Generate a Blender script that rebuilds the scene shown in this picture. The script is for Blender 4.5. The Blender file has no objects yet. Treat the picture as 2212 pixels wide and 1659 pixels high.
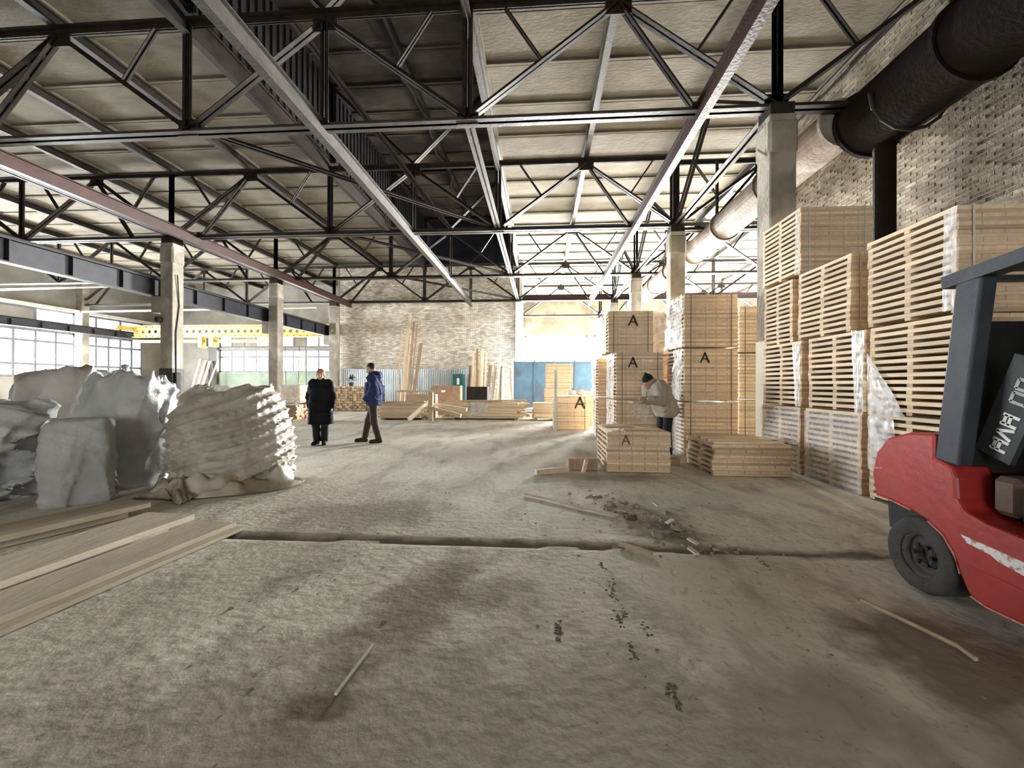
import bpy, math, random
import numpy as np
from mathutils import Vector, Matrix
R = random.Random(7)
C = bpy.context.scene.collection
SC = bpy.context.scene

# ------------------------------------------------------------------ camera, world, lights, exposure
cam_d = bpy.data.cameras.new('camera'); cam_d.sensor_width = 36.0
cam_d.lens = 36.0 * 900 / 2212; cam_d.clip_start = 0.05; cam_d.clip_end = 400
cam = bpy.data.objects.new('camera', cam_d); C.objects.link(cam)
cam.matrix_world = (Matrix.Translation((0, 0, 1.35)) @ Matrix.Rotation(0.07, 4, 'Z')
                    @ Matrix.Rotation(math.pi / 2 + 0.0017, 4, 'X') @ Matrix.Rotation(0.003, 4, 'Z'))
SC.camera = cam
w = bpy.data.worlds.new('overcast_sky'); SC.world = w; w.use_nodes = True
w.node_tree.nodes['Background'].inputs[0].default_value = (0.93, 0.96, 1.0, 1)
w.node_tree.nodes['Background'].inputs[1].default_value = 2.2

def area(name, loc, rot, sx, sy, energy, col=(1, .985, .95)):
    d = bpy.data.lights.new(name, 'AREA'); d.shape = 'RECTANGLE'; d.size = sx; d.size_y = sy
    d.energy = energy; d.color = col
    o = bpy.data.objects.new(name, d); C.objects.link(o); o.location = loc; o.rotation_euler = rot
    return o
PI = math.pi
# daylight standing in the window openings; the gate lamp is an added fill
area('daylight_left_windows', (-32.2, 20.4, 3.9), (0, -PI / 2, 0), 4.4, 12.5, 15000, (.95, .98, 1))
area('daylight_back_left_windows', (-21.6, 33.2, 3.8), (-PI / 2, 0, 0), 9.6, 3.0, 2400)
area('daylight_far_windows', (8, 39.4, 3.7), (-PI / 2, 0, 0), 19, 4.2, 92000)
area('daylight_far_right_windows', (23.4, 23, 4.5), (0, PI / 2, 0), 5.2, 17, 14000)
area('gate_fill_behind', (-2, -13.9, 2.3), (PI / 2, 0, 0), 4.8, 4.4, 250)  # added fill, set in an invented gate opening behind the camera
SC.view_settings.view_transform = 'Standard'; SC.view_settings.look = 'None'
SC.view_settings.gamma = 1.0; SC.view_settings.use_curve_mapping = False
SC.view_settings.exposure = 1.08
SC.cycles.use_denoising = True
SC.cycles.max_bounces = 8; SC.cycles.diffuse_bounces = 5; SC.cycles.glossy_bounces = 3
SC.cycles.transparent_max_bounces = 16
SC.cycles.caustics_reflective = False; SC.cycles.caustics_refractive = False
SC.cycles.sample_clamp_indirect = 8.0

# ------------------------------------------------------------------ materials
def M(name, c1, c2=None, scale=4, rough=.8, bump=.25, bscale=None, metal=0.0, stretch=(1, 1, 1), lo=.35, hi=.65,
      var=.12, tone=0, detail=6, c3=None, s3=.6, lo3=.5, hi3=.62, spec=.3):
    m = bpy.data.materials.new(name); m.use_nodes = True
    nt = m.node_tree; N = nt.nodes; L = nt.links
    b = N['Principled BSDF']; b.inputs['Roughness'].default_value = rough; b.inputs['Metallic'].default_value = metal
    b.inputs['Specular IOR Level'].default_value = spec
    tc = N.new('ShaderNodeTexCoord'); oi = N.new('ShaderNodeObjectInfo')
    off = N.new('ShaderNodeVectorMath'); off.operation = 'MULTIPLY_ADD'
    cmb = N.new('ShaderNodeCombineXYZ')
    for k in range(3): L.new(oi.outputs['Random'], cmb.inputs[k])
    L.new(cmb.outputs[0], off.inputs[0]); off.inputs[1].default_value = (37, 53, 71)
    L.new(tc.outputs['Object'], off.inputs[2])
    mp = N.new('ShaderNodeVectorMath'); mp.operation = 'MULTIPLY'; mp.inputs[1].default_value = stretch
    L.new(off.outputs[0], mp.inputs[0])
    nz = N.new('ShaderNodeTexNoise'); nz.inputs['Scale'].default_value = scale; nz.inputs['Detail'].default_value = detail
    nz.inputs['Roughness'].default_value = .6
    L.new(mp.outputs[0], nz.inputs['Vector'])
    mr = N.new('ShaderNodeMapRange'); mr.inputs[1].default_value = lo; mr.inputs[2].default_value = hi
    L.new(nz.outputs[0], mr.inputs[0])
    mx = N.new('ShaderNodeMix'); mx.data_type = 'RGBA'
    mx.inputs[6].default_value = (*c1, 1); mx.inputs[7].default_value = (*(c2 or c1), 1)
    L.new(mr.outputs[0], mx.inputs[0]); col = mx.outputs[2]
    if c3:
        n3 = N.new('ShaderNodeTexNoise'); n3.inputs['Scale'].default_value = s3; n3.inputs['Detail'].default_value = 7
        L.new(off.outputs[0], n3.inputs['Vector'])
        r3 = N.new('ShaderNodeMapRange'); r3.inputs[1].default_value = lo3; r3.inputs[2].default_value = hi3
        L.new(n3.outputs[0], r3.inputs[0])
        m3 = N.new('ShaderNodeMix'); m3.data_type = 'RGBA'; m3.inputs[7].default_value = (*c3, 1)
        L.new(r3.outputs[0], m3.inputs[0]); L.new(col, m3.inputs[6]); col = m3.outputs[2]
    if var:
        vr = N.new('ShaderNodeMapRange'); vr.inputs[3].default_value = 1 - var; vr.inputs[4].default_value = 1 + var
        L.new(oi.outputs['Random'], vr.inputs[0])
        vm = N.new('ShaderNodeVectorMath'); vm.operation = 'SCALE'
        L.new(col, vm.inputs[0]); L.new(vr.outputs[0], vm.inputs['Scale']); col = vm.outputs[0]
    if tone:
        ta = N.new('ShaderNodeAttribute'); ta.attribute_name = 'tone'
        vr = N.new('ShaderNodeMapRange'); vr.inputs[3].default_value = 1 - tone; vr.inputs[4].default_value = 1 + tone
        L.new(ta.outputs['Fac'], vr.inputs[0]); vm = N.new('ShaderNodeVectorMath'); vm.operation = 'SCALE'
        L.new(col, vm.inputs[0]); L.new(vr.outputs[0], vm.inputs['Scale']); col = vm.outputs[0]
    L.new(col, b.inputs['Base Color'])
    if bump:
        bn = N.new('ShaderNodeTexNoise'); bn.inputs['Scale'].default_value = bscale or scale * 5; bn.inputs['Detail'].default_value = 8
        L.new(mp.outputs[0], bn.inputs['Vector'])
        bp = N.new('ShaderNodeBump'); bp.inputs['Strength'].default_value = bump; bp.inputs['Distance'].default_value = .03
        L.new(bn.outputs[0], bp.inputs['Height']); L.new(bp.outputs[0], b.inputs['Normal'])
    return m

concrete = M('column_concrete', (.30, .275, .23), (.21, .19, .16), 3, .9, .4, c3=(.40, .37, .315), s3=1.5)
steel = M('dark_painted_steel', (.014, .013, .012), (.032, .026, .021), 5, .6, .2, spec=.2, c3=(.045, .028, .02), s3=2, lo3=.52, hi3=.7)
steel_grey = M('dusty_grey_steel', (.065, .06, .054), (.038, .034, .03), 4, .5, .2)
steel_red = M('red_brown_steel', (.055, .023, .018), (.03, .017, .014), 4, .5, .2)
steel_blue = M('dark_blue_steel', (.018, .021, .03), (.032, .033, .038), 3, .55, .15)
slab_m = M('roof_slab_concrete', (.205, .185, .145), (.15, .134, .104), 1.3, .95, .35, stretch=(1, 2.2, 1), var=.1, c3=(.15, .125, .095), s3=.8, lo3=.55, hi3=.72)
soot = M('sooty_sheet', (.014, .014, .016), (.008, .008, .010), 2, .8, .2)
navy = M('dark_navy_board', (.02, .026, .045), (.012, .014, .022), 2, .7, .1)
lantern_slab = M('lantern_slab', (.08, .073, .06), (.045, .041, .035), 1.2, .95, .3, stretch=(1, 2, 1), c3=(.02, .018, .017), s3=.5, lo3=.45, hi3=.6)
brick_pale = M('pale_silicate_brick', (.74, .69, .60), (.52, .46, .37), 3.2, .95, .5, bscale=30, lo=.3, hi=.7, c3=(.42, .34, .25), s3=.55, lo3=.54, hi3=.78, tone=.32, var=0)
brick_old = M('weathered_brick', (.28, .245, .195), (.18, .15, .115), 1.2, .95, .5, bscale=25, var=.3, tone=.35, c3=(.36, .32, .26), s3=1.1)
mortar = M('mortar', (.33, .29, .235), (.24, .21, .165), 6, .98, .4)
far_plaster = M('bright_plaster', (.58, .55, .48), (.44, .41, .35), 1.0, .95, .3, c3=(.32, .29, .24), s3=.5, lo3=.52, hi3=.7)
plaster = M('pale_plaster', (.27, .258, .235), (.20, .19, .168), 1.0, .95, .3, c3=(.19, .17, .145), s3=.5, lo3=.52, hi3=.7)
green_paint = M('green_painted_wall', (.16, .21, .17), (.24, .28, .23), 1.5, .8, .2)
white_paint = M('plain_white', (.78, .77, .73), (.62, .6, .55), 2, .85, .2)
frame_m = M('window_steel_frame', (.16, .17, .2), (.10, .105, .12), 3, .6, .1)
wood = M('sawn_pine', (.82, .70, .52), (.70, .56, .39), 6, .75, .2, stretch=(3, .35, 3), var=.16)
wood_x = M('sawn_pine_boards', (.83, .71, .54), (.71, .57, .40), 6, .75, .2, stretch=(.35, 3, 3), var=.2)
wood_end = M('pine_batten', (.74, .57, .41), (.58, .42, .28), 5, .75, .2, stretch=(.4, 3, 3), var=.25)
wood_pink = M('pinkish_pine_bars', (.68, .49, .36), (.52, .35, .245), 7, .8, .2, var=.22)
wood_dark = M('weathered_board', (.42, .31, .2), (.3, .21, .13), 6, .8, .2, stretch=(3, 3, .4), var=.2)
wood_v = M('leaning_pine', (.76, .61, .43), (.62, .47, .31), 6, .8, .2, stretch=(3, 3, .35), var=.2)
plank_m = M('dusty_plank', (.58, .52, .42), (.48, .42, .33), 4, .8, .15, stretch=(2, .5, 2), var=.08)
yellow = M('crane_yellow', (.62, .44, .11), (.5, .35, .09), 2, .55, .1)
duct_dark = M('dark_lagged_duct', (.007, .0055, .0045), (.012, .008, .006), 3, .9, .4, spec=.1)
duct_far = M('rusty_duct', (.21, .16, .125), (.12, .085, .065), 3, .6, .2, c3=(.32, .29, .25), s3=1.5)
bag_m = M('woven_white_sack', (.56, .58, .59), (.42, .44, .45), 2.5, .36, .3, bscale=40, c3=(.42, .42, .42), s3=1.4, lo3=.5, hi3=.7)
bag_brown = M('dusty_white_sack', (.52, .49, .44), (.36, .33, .28), 2.5, .36, .3, bscale=40, c3=(.36, .29, .21), s3=1.6, lo3=.54, hi3=.7)
bag_top = M('pinkish_sack', (.50, .46, .43), (.42, .38, .36), 2, .7, .3, bscale=40)
red_paint = M('red_machine_paint', (.42, .035, .032), (.34, .028, .026), 4, .35, .08, c3=(.30, .05, .04), s3=5, lo3=.58, hi3=.75, spec=.5)
rubber = M('grey_dusty_tyre', (.04, .039, .036), (.075, .072, .065), 8, .85, .3)
black = M('black_plastic', (.012, .012, .013), (.022, .022, .022), 6, .6, .1)
post_m = M('blue_grey_post', (.035, .045, .058), (.055, .066, .08), 4, .5, .1)
white_mark = M('white_lettering', (.80, .80, .80), (.6, .6, .6), 20, .6, 0)
grey_mark = M('grey_lettering', (.42, .44, .42), (.3, .31, .3), 20, .6, 0)
strap_brown = M('brown_strap', (.22, .15, .10), None, 5, .8, 0)
mark_black = M('black_spray_paint', (.03, .025, .02), (.06, .05, .04), 30, .9, 0)
skin = M('skin', (.55, .33, .25), (.48, .27, .2), 12, .55, .05, var=0)
hair_red = M('ginger_hair', (.42, .19, .08), (.28, .12, .05), 30, .6, .4, var=0)
hair_dark = M('dark_hair', (.018, .014, .012), (.03, .025, .02), 30, .6, .4, var=0)
coat_black = M('black_quilted_coat', (.008, .010, .013), (.016, .018, .022), 6, .8, .1, var=0, spec=.12)
trouser_black = M('black_trousers', (.012, .016, .016), (.02, .024, .024), 6, .8, .2, var=0)
jacket_blue = M('blue_jacket', (.035, .055, .125), (.025, .038, .09), 5, .9, .1, var=0, spec=.08)
trouser_brown = M('brown_trousers', (.075, .05, .034), (.05, .034, .024), 6, .8, .2, var=0)
boot_m = M('brown_boot', (.05, .03, .02), (.035, .022, .015), 6, .6, .1, var=0)
jacket_beige = M('beige_work_jacket', (.40, .36, .29), (.31, .275, .22), 5, .85, .2, var=0)
beanie_m = M('black_beanie', (.012, .018, .020), (.022, .026, .028), 40, .95, .4, var=0)
blue_sheet = M('blue_painted_sheet', (.15, .29, .42), (.11, .2, .31), 1.2, .5, .1, c3=(.14, .17, .23), s3=.7)
green_sheet = M('dark_green_cabinet', (.03, .12, .11), (.02, .085, .08), 2, .5, .1)
corr_m = M('pale_corrugated_steel', (.80, .86, .90), (.66, .72, .76), 2, .5, .05)
pipe_white = M('white_pipe', (.82, .8, .75), None, 2, .5, 0)
dirt = M('dark_dirt', (.15, .12, .095), (.10, .08, .06), 10, .95, .5)
rubble_m = M('concrete_rubble', (.42, .38, .32), (.26, .22, .18), 9, .95, .5)
wire_m = M('pale_lath', (.52, .43, .31), (.4, .32, .22), 9, .8, .1)
tarp_m = M('crumpled_sheet', (.66, .62, .55), (.46, .42, .35), 4, .35, .3, c3=(.3, .24, .18), s3=3)
white_bundle = M('white_bundle', (.8, .79, .76), (.62, .6, .56), 4, .6, .3)
bluegrey_m = M('blue_grey_plastic', (.16, .19, .23), (.22, .25, .28), 4, .5, .3)

def film_material(name, dens, rough=.22, sc=5, spread=.3):
    m = bpy.data.materials.new(name); m.use_nodes = True; nt = m.node_tree; N = nt.nodes; L = nt.links
    b = N['Principled BSDF']; b.inputs['Base Color'].default_value = (.95, .96, .97, 1); b.inputs['Roughness'].default_value = rough
    b.inputs['Specular IOR Level'].default_value = .8
    t = N.new('ShaderNodeBsdfTransparent'); mx = N.new('ShaderNodeMixShader')
    tc = N.new('ShaderNodeTexCoord'); nz = N.new('ShaderNodeTexNoise'); nz.inputs['Scale'].default_value = sc; nz.inputs['Detail'].default_value = 6
    nz.inputs['Distortion'].default_value = 1.2
    L.new(tc.outputs['Object'], nz.inputs['Vector'])
    mr = N.new('ShaderNodeMapRange'); mr.inputs[1].default_value = .35; mr.inputs[2].default_value = .65
    mr.inputs[3].default_value = max(0, dens - spread); mr.inputs[4].default_value = min(1, dens + spread)
    L.new(nz.outputs[0], mr.inputs[0]); L.new(mr.outputs[0], mx.inputs[0])
    L.new(t.outputs[0], mx.inputs[1]); L.new(b.outputs[0], mx.inputs[2]); L.new(mx.outputs[0], N['Material Output'].inputs[0])
    return m
film_m = film_material('stretch_film', .55)
film_thin = film_material('thin_stretch_film', .3, .5, 9, .08)
film_brown = film_material('dusty_bag_film', .78, .3, 6, .22); film_grey = film_material('grey_bag_film', .75, .25, 6, .25)
glass_m = bpy.data.materials.new('dusty_glass'); glass_m.use_nodes = True
_n = glass_m.node_tree.nodes; _l = glass_m.node_tree.links
_b = _n['Principled BSDF']; _b.inputs['Base Color'].default_value = (.8, .82, .83, 1); _b.inputs['Roughness'].default_value = .1
_t = _n.new('ShaderNodeBsdfTransparent'); _x = _n.new('ShaderNodeMixShader'); _x.inputs[0].default_value = .08
_l.new(_t.outputs[0], _x.inputs[1]); _l.new(_b.outputs[0], _x.inputs[2]); _l.new(_x.outputs[0], _n['Material Output'].inputs[0])

# floor: dusty grey concrete with earth-brown stains and some painted-in shade
def floor_material():
    m = bpy.data.materials.new('dirty_concrete_floor'); m.use_nodes = True; nt = m.node_tree; N = nt.nodes; L = nt.links
    b = N['Principled BSDF']; b.inputs['Roughness'].default_value = .85; b.inputs['Specular IOR Level'].default_value = .25
    tc = N.new('ShaderNodeTexCoord'); P = tc.outputs['Object']
    def noise(s, d=6, st=None, dist=0):
        n = N.new('ShaderNodeTexNoise'); n.inputs['Scale'].default_value = s; n.inputs['Detail'].default_value = d; n.inputs['Distortion'].default_value = dist
        if st:
            v = N.new('ShaderNodeVectorMath'); v.operation = 'MULTIPLY'; v.inputs[1].default_value = st; L.new(P, v.inputs[0]); L.new(v.outputs[0], n.inputs['Vector'])
        else: L.new(P, n.inputs['Vector'])
        return n.outputs[0]
    def rng(x, lo, hi, a=0., c=1.):
        r = N.new('ShaderNodeMapRange'); r.inputs[1].default_value = lo; r.inputs[2].default_value = hi; r.inputs[3].default_value = a; r.inputs[4].default_value = c
        L.new(x, r.inputs[0]); return r.outputs[0]
    def mix(f, a, bb):
        x = N.new('ShaderNodeMix'); x.data_type = 'RGBA'; L.new(f, x.inputs[0])
        if isinstance(a, tuple): x.inputs[6].default_value = (*a, 1)
        else: L.new(a, x.inputs[6])
        x.inputs[7].default_value = (*bb, 1); return x.outputs[2]
    col = mix(rng(noise(.7, 7), .35, .65), (.78, .75, .67), (.62, .585, .51))
    col = mix(rng(noise(2.6, 8, (1, .45, 1), .6), .50, .72, 0, .7), col, (.27, .235, .19))
    col = mix(rng(noise(1.1, 6, (1.6, .35, 1), .4), .56, .7, 0, .65), col, (.30, .255, .205))
    col = mix(rng(noise(9, 8), .58, .75, 0, .5), col, (.60, .58, .52))
    col = mix(rng(noise(38, 4), .62, .75, 0, .6), col, (.2, .17, .14))
    col = mix(rng(noise(5.5, 9, None, .8), .52, .66, 0, .35), col, (.80, .775, .70))
    col = mix(rng(noise(16, 6, (1, .5, 1), .5), .58, .68, 0, .35), col, (.25, .215, .175))
    def blob(x, y, rx, ry, c, amt, rot=0.):
        mp = N.new('ShaderNodeMapping'); mp.vector_type = 'TEXTURE'
        mp.inputs['Location'].default_value = (x, y, 0); mp.inputs['Rotation'].default_value = (0, 0, rot); mp.inputs['Scale'].default_value = (rx, ry, 1)
        L.new(P, mp.inputs[0])
        ln = N.new('ShaderNodeVectorMath'); ln.operation = 'LENGTH'; L.new(mp.outputs[0], ln.inputs[0])
        ad = N.new('ShaderNodeMath'); ad.operation = 'MULTIPLY_ADD'; L.new(noise(3.5, 7), ad.inputs[0]); ad.inputs[1].default_value = 1.6; L.new(ln.outputs['Value'], ad.inputs[2])
        return rng(ad.outputs[0], 1.25, 1.75, amt, 0.)
    for x, y, rx, ry, rot, c, a in [(-.75, 2.6, .35, 1.1, -.25, (.25, .2, .155), .75), (-.35, 2.7, .5, .3, .2, (.26, .21, .165), .6),
                                    (2.1, 2.2, .6, .8, .2, (.17, .135, .105), .8), (-1.9, 4.3, 1.3, .5, .1, (.29, .245, .195), .6),
                                    (1.0, 4.4, .55, .9, .5, (.29, .25, .205), .6), (.0, 1.5, 3.4, .9, 0, (.33, .29, .24), .7),  # last blob: near dirt that also paints in the falloff of light
                                    (-.9, 1.72, .2, .12, .2, (.19, .15, .12), .8), (1.2, 6.2, .9, .35, 0, (.25, .21, .17), .5),  # last blob paints the cast shadow in front of the lettered low stack
                                    (-1.0, 12, 4, .8, 0, (.36, .33, .275), .5), (2.2, 5.2, 1.6, .35, .1, (.56, .57, .52), .6), (.6, 3.55, 5.5, .10, 0, (.2, .165, .13), .8), (2.6, 3.5, 1.4, .10, 0, (.14, .115, .095), .8)]:
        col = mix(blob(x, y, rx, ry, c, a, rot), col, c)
    L.new(col, b.inputs['Base Color'])
    bp = N.new('ShaderNodeBump'); bp.inputs['Strength'].default_value = .55; bp.inputs['Distance'].default_value = .02
    L.new(noise(14, 9), bp.inputs['Height']); L.new(bp.outputs[0], b.inputs['Normal'])
    return m
floor_m = floor_material()

# ------------------------------------------------------------------ mesh helpers
class MB:
    def __init__(s): s.v = []; s.f = []
    def add(s, vs, fs):
        n = len(s.v); s.v += [tuple(x) for x in vs]; s.f += [tuple(i + n for i in f) for f in fs]; return s
    def box(s, x0, x1, y0, y1, z0, z1, M4=None):
        vs = [(x, y, z) for z in (z0, z1) for y in (y0, y1) for x in (x0, x1)]
        if M4 is not None: vs = [M4 @ Vector(v) for v in vs]
        return s.add(vs, [(0, 2, 3, 1), (4, 5, 7, 6), (0, 1, 5, 4), (2, 6, 7, 3), (0, 4, 6, 2), (1, 3, 7, 5)])
    def bevbox(s, x0, x1, y0, y1, z0, z1, b, M4=None):
        vs = []
        for z, i in ((z0, 0), (z1, 1)):
            zi = z0 + b if i == 0 else z1 - b
            ring1 = [(x0 + b, y0), (x1 - b, y0), (x1, y0 + b), (x1, y1 - b), (x1 - b, y1), (x0 + b, y1), (x0, y1 - b), (x0, y0 + b)]
            ring2 = [(x0 + b, y0 + b), (x1 - b, y0 + b), (x1 - b, y0 + b), (x1 - b, y1 - b), (x1 - b, y1 - b), (x0 + b, y1 - b), (x0 + b, y1 - b), (x0 + b, y0 + b)]
            if i == 0: vs += [(x, y, z) for x, y in ring2]; vs += [(x, y, zi) for x, y in ring1]
            else: vs += [(x, y, zi) for x, y in ring1]; vs += [(x, y, z) for x, y in ring2]
        if M4 is not None: vs = [M4 @ Vector(v) for v in vs]
        fs = [(7, 5, 3, 1), (24, 26, 28, 30)]
        for r in range(3):
            for k in range(8):
                k2 = (k + 1) % 8
                fs.append((r * 8 + k, r * 8 + k2, r * 8 + 8 + k2, r * 8 + 8 + k))
        return s.add(vs, fs)
    def bar(s, p0, p1, wd, ht, up=(0, 0, 1)):
        p0 = Vector(p0); p1 = Vector(p1); d = (p1 - p0).normalized(); u = Vector(up)
        if abs(d.dot(u)) > .98: u = Vector((0, 1, 0))
        sd = d.cross(u).normalized(); u = sd.cross(d).normalized()
        vs = [p + sd * a * wd / 2 + u * b * ht / 2 for p in (p0, p1) for a, b in ((-1, -1), (1, -1), (1, 1), (-1, 1))]
        return s.add(vs, [(3, 2, 1, 0), (4, 5, 6, 7), (0, 1, 5, 4), (1, 2, 6, 5), (2, 3, 7, 6), (3, 0, 4, 7)])
    def angles(s, p0, p1, a, gap=.03, t=.018, up=(0, 0, 1), battens=0):       # two steel angles back to back
        p0 = Vector(p0); p1 = Vector(p1); d = (p1 - p0).normalized(); u = Vector(up)
        if abs(d.dot(u)) > .98: u = Vector((0, 1, 0))
        sd = d.cross(u).normalized(); u = sd.cross(d).normalized()
        for sg in (-1, 1):
            o = sd * sg * (gap / 2 + t / 2)
            s.bar(p0 + o, p1 + o, t, a, u)
            o2 = sd * sg * (gap / 2 + a / 2) - u * (a / 2 - t / 2)
            s.bar(p0 + o2, p1 + o2, a, t, u)
        for k in range(battens):
            q = p0.lerp(p1, (k + 1) / (battens + 1)); s.bar(q - d * .06, q + d * .06, gap + t, a * .8, u)
        return s
    def tube(s, pts, r, n=10, cap=True, r2=None):
        pts = [Vector(p) for p in pts]; rings = []
        for i, p in enumerate(pts):
            d = (pts[min(i + 1, len(pts) - 1)] - pts[max(i - 1, 0)]).normalized()
            u = Vector((0, 0, 1)) if abs(d.z) < .9 else Vector((0, 1, 0))
            a = d.cross(u).normalized(); b = a.cross(d).normalized()
            rr = r if not isinstance(r, (list, tuple)) else r[i]
            rings.append([p + a * rr * math.cos(2 * PI * k / n) + b * rr * math.sin(2 * PI * k / n) for k in range(n)])
        vs = [v for g in rings for v in g]; fs = []
        for i in range(len(pts) - 1):
            for k in range(n):
                fs.append((i * n + k, i * n + (k + 1) % n, (i + 1) * n + (k + 1) % n, (i + 1) * n + k))
        if cap: fs += [tuple(range(n - 1, -1, -1)), tuple(range((len(pts) - 1) * n, len(pts) * n))]
        return s.add(vs, fs)
    def lathe(s, prof, axis, c, n=28):      # prof: (radius, offset) along axis direction
        ax = Vector(axis).normalized(); u = Vector((0, 0, 1)) if abs(ax.z) < .9 else Vector((1, 0, 0))
        a = ax.cross(u).normalized(); b = a.cross(ax).normalized(); c = Vector(c)
        vs = [c + ax * o + (a * math.cos(2 * PI * k / n) + b * math.sin(2 * PI * k / n)) * r for r, o in prof for k in range(n)]
        fs = [(i * n + k, i * n + (k + 1) % n, (i + 1) * n + (k + 1) % n, (i + 1) * n + k) for i in range(len(prof) - 1) for k in range(n)]
        return s.add(vs, fs)
    def prism_x(s, poly, x0, x1):           # poly of (y, z)
        n = len(poly)
        vs = [(x0, y, z) for y, z in poly] + [(x1, y, z) for y, z in poly]
        fs = [tuple(range(n)), tuple(range(2 * n - 1, n - 1, -1))] + [(i, i + n, (i + 1) % n + n, (i + 1) % n) for i in range(n)]
        return s.add(vs, fs)
    def build(s, name, mat, parent=None, loc=None, smooth=False, bevel=0, fix=False):
        me = bpy.data.meshes.new(name); me.from_pydata(s.v, [], s.f); me.update()
        if fix:
            import bmesh
            bm = bmesh.new(); bm.from_mesh(me); bmesh.ops.recalc_face_normals(bm, faces=bm.faces); bm.to_mesh(me); bm.free()
        if smooth: me.polygons.foreach_set('use_smooth', [True] * len(me.polygons))
        return obj(name, me, mat, parent, loc, bevel)

def obj(name, me, mat=None, parent=None, loc=None, bevel=0):
    o = bpy.data.objects.new(name, me); C.objects.link(o)
    if mat and not me.materials: me.materials.append(mat)
    if parent: o.parent = parent
    if loc is not None: o.location = loc
    if bevel:
        b = o.modifiers.new('b', 'BEVEL'); b.width = bevel; b.segments = 2; b.limit_method = 'ANGLE'
    return o
def tag(o, label=None, cat=None, group=None, kind=None):
    if label: o['label'] = label
    if cat: o['category'] = cat
    if group: o['group'] = group
    if kind: o['kind'] = kind
    return o
def thing(name, label, cat, loc=(0, 0, 0), rz=0, group=None):
    o = bpy.data.objects.new(name, None); C.objects.link(o); o.location = loc; o.rotation_euler = (0, 0, rz); o.empty_display_size = .1
    return tag(o, label, cat, group)
def struct(o, label, cat): return tag(o, label, cat, None, 'structure')
def inst(name, me, parent, loc, rot=None):
    o = bpy.data.objects.new(name, me); C.objects.link(o); o.parent = parent; o.location = loc
    if rot: o.rotation_euler = rot
    return o

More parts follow.
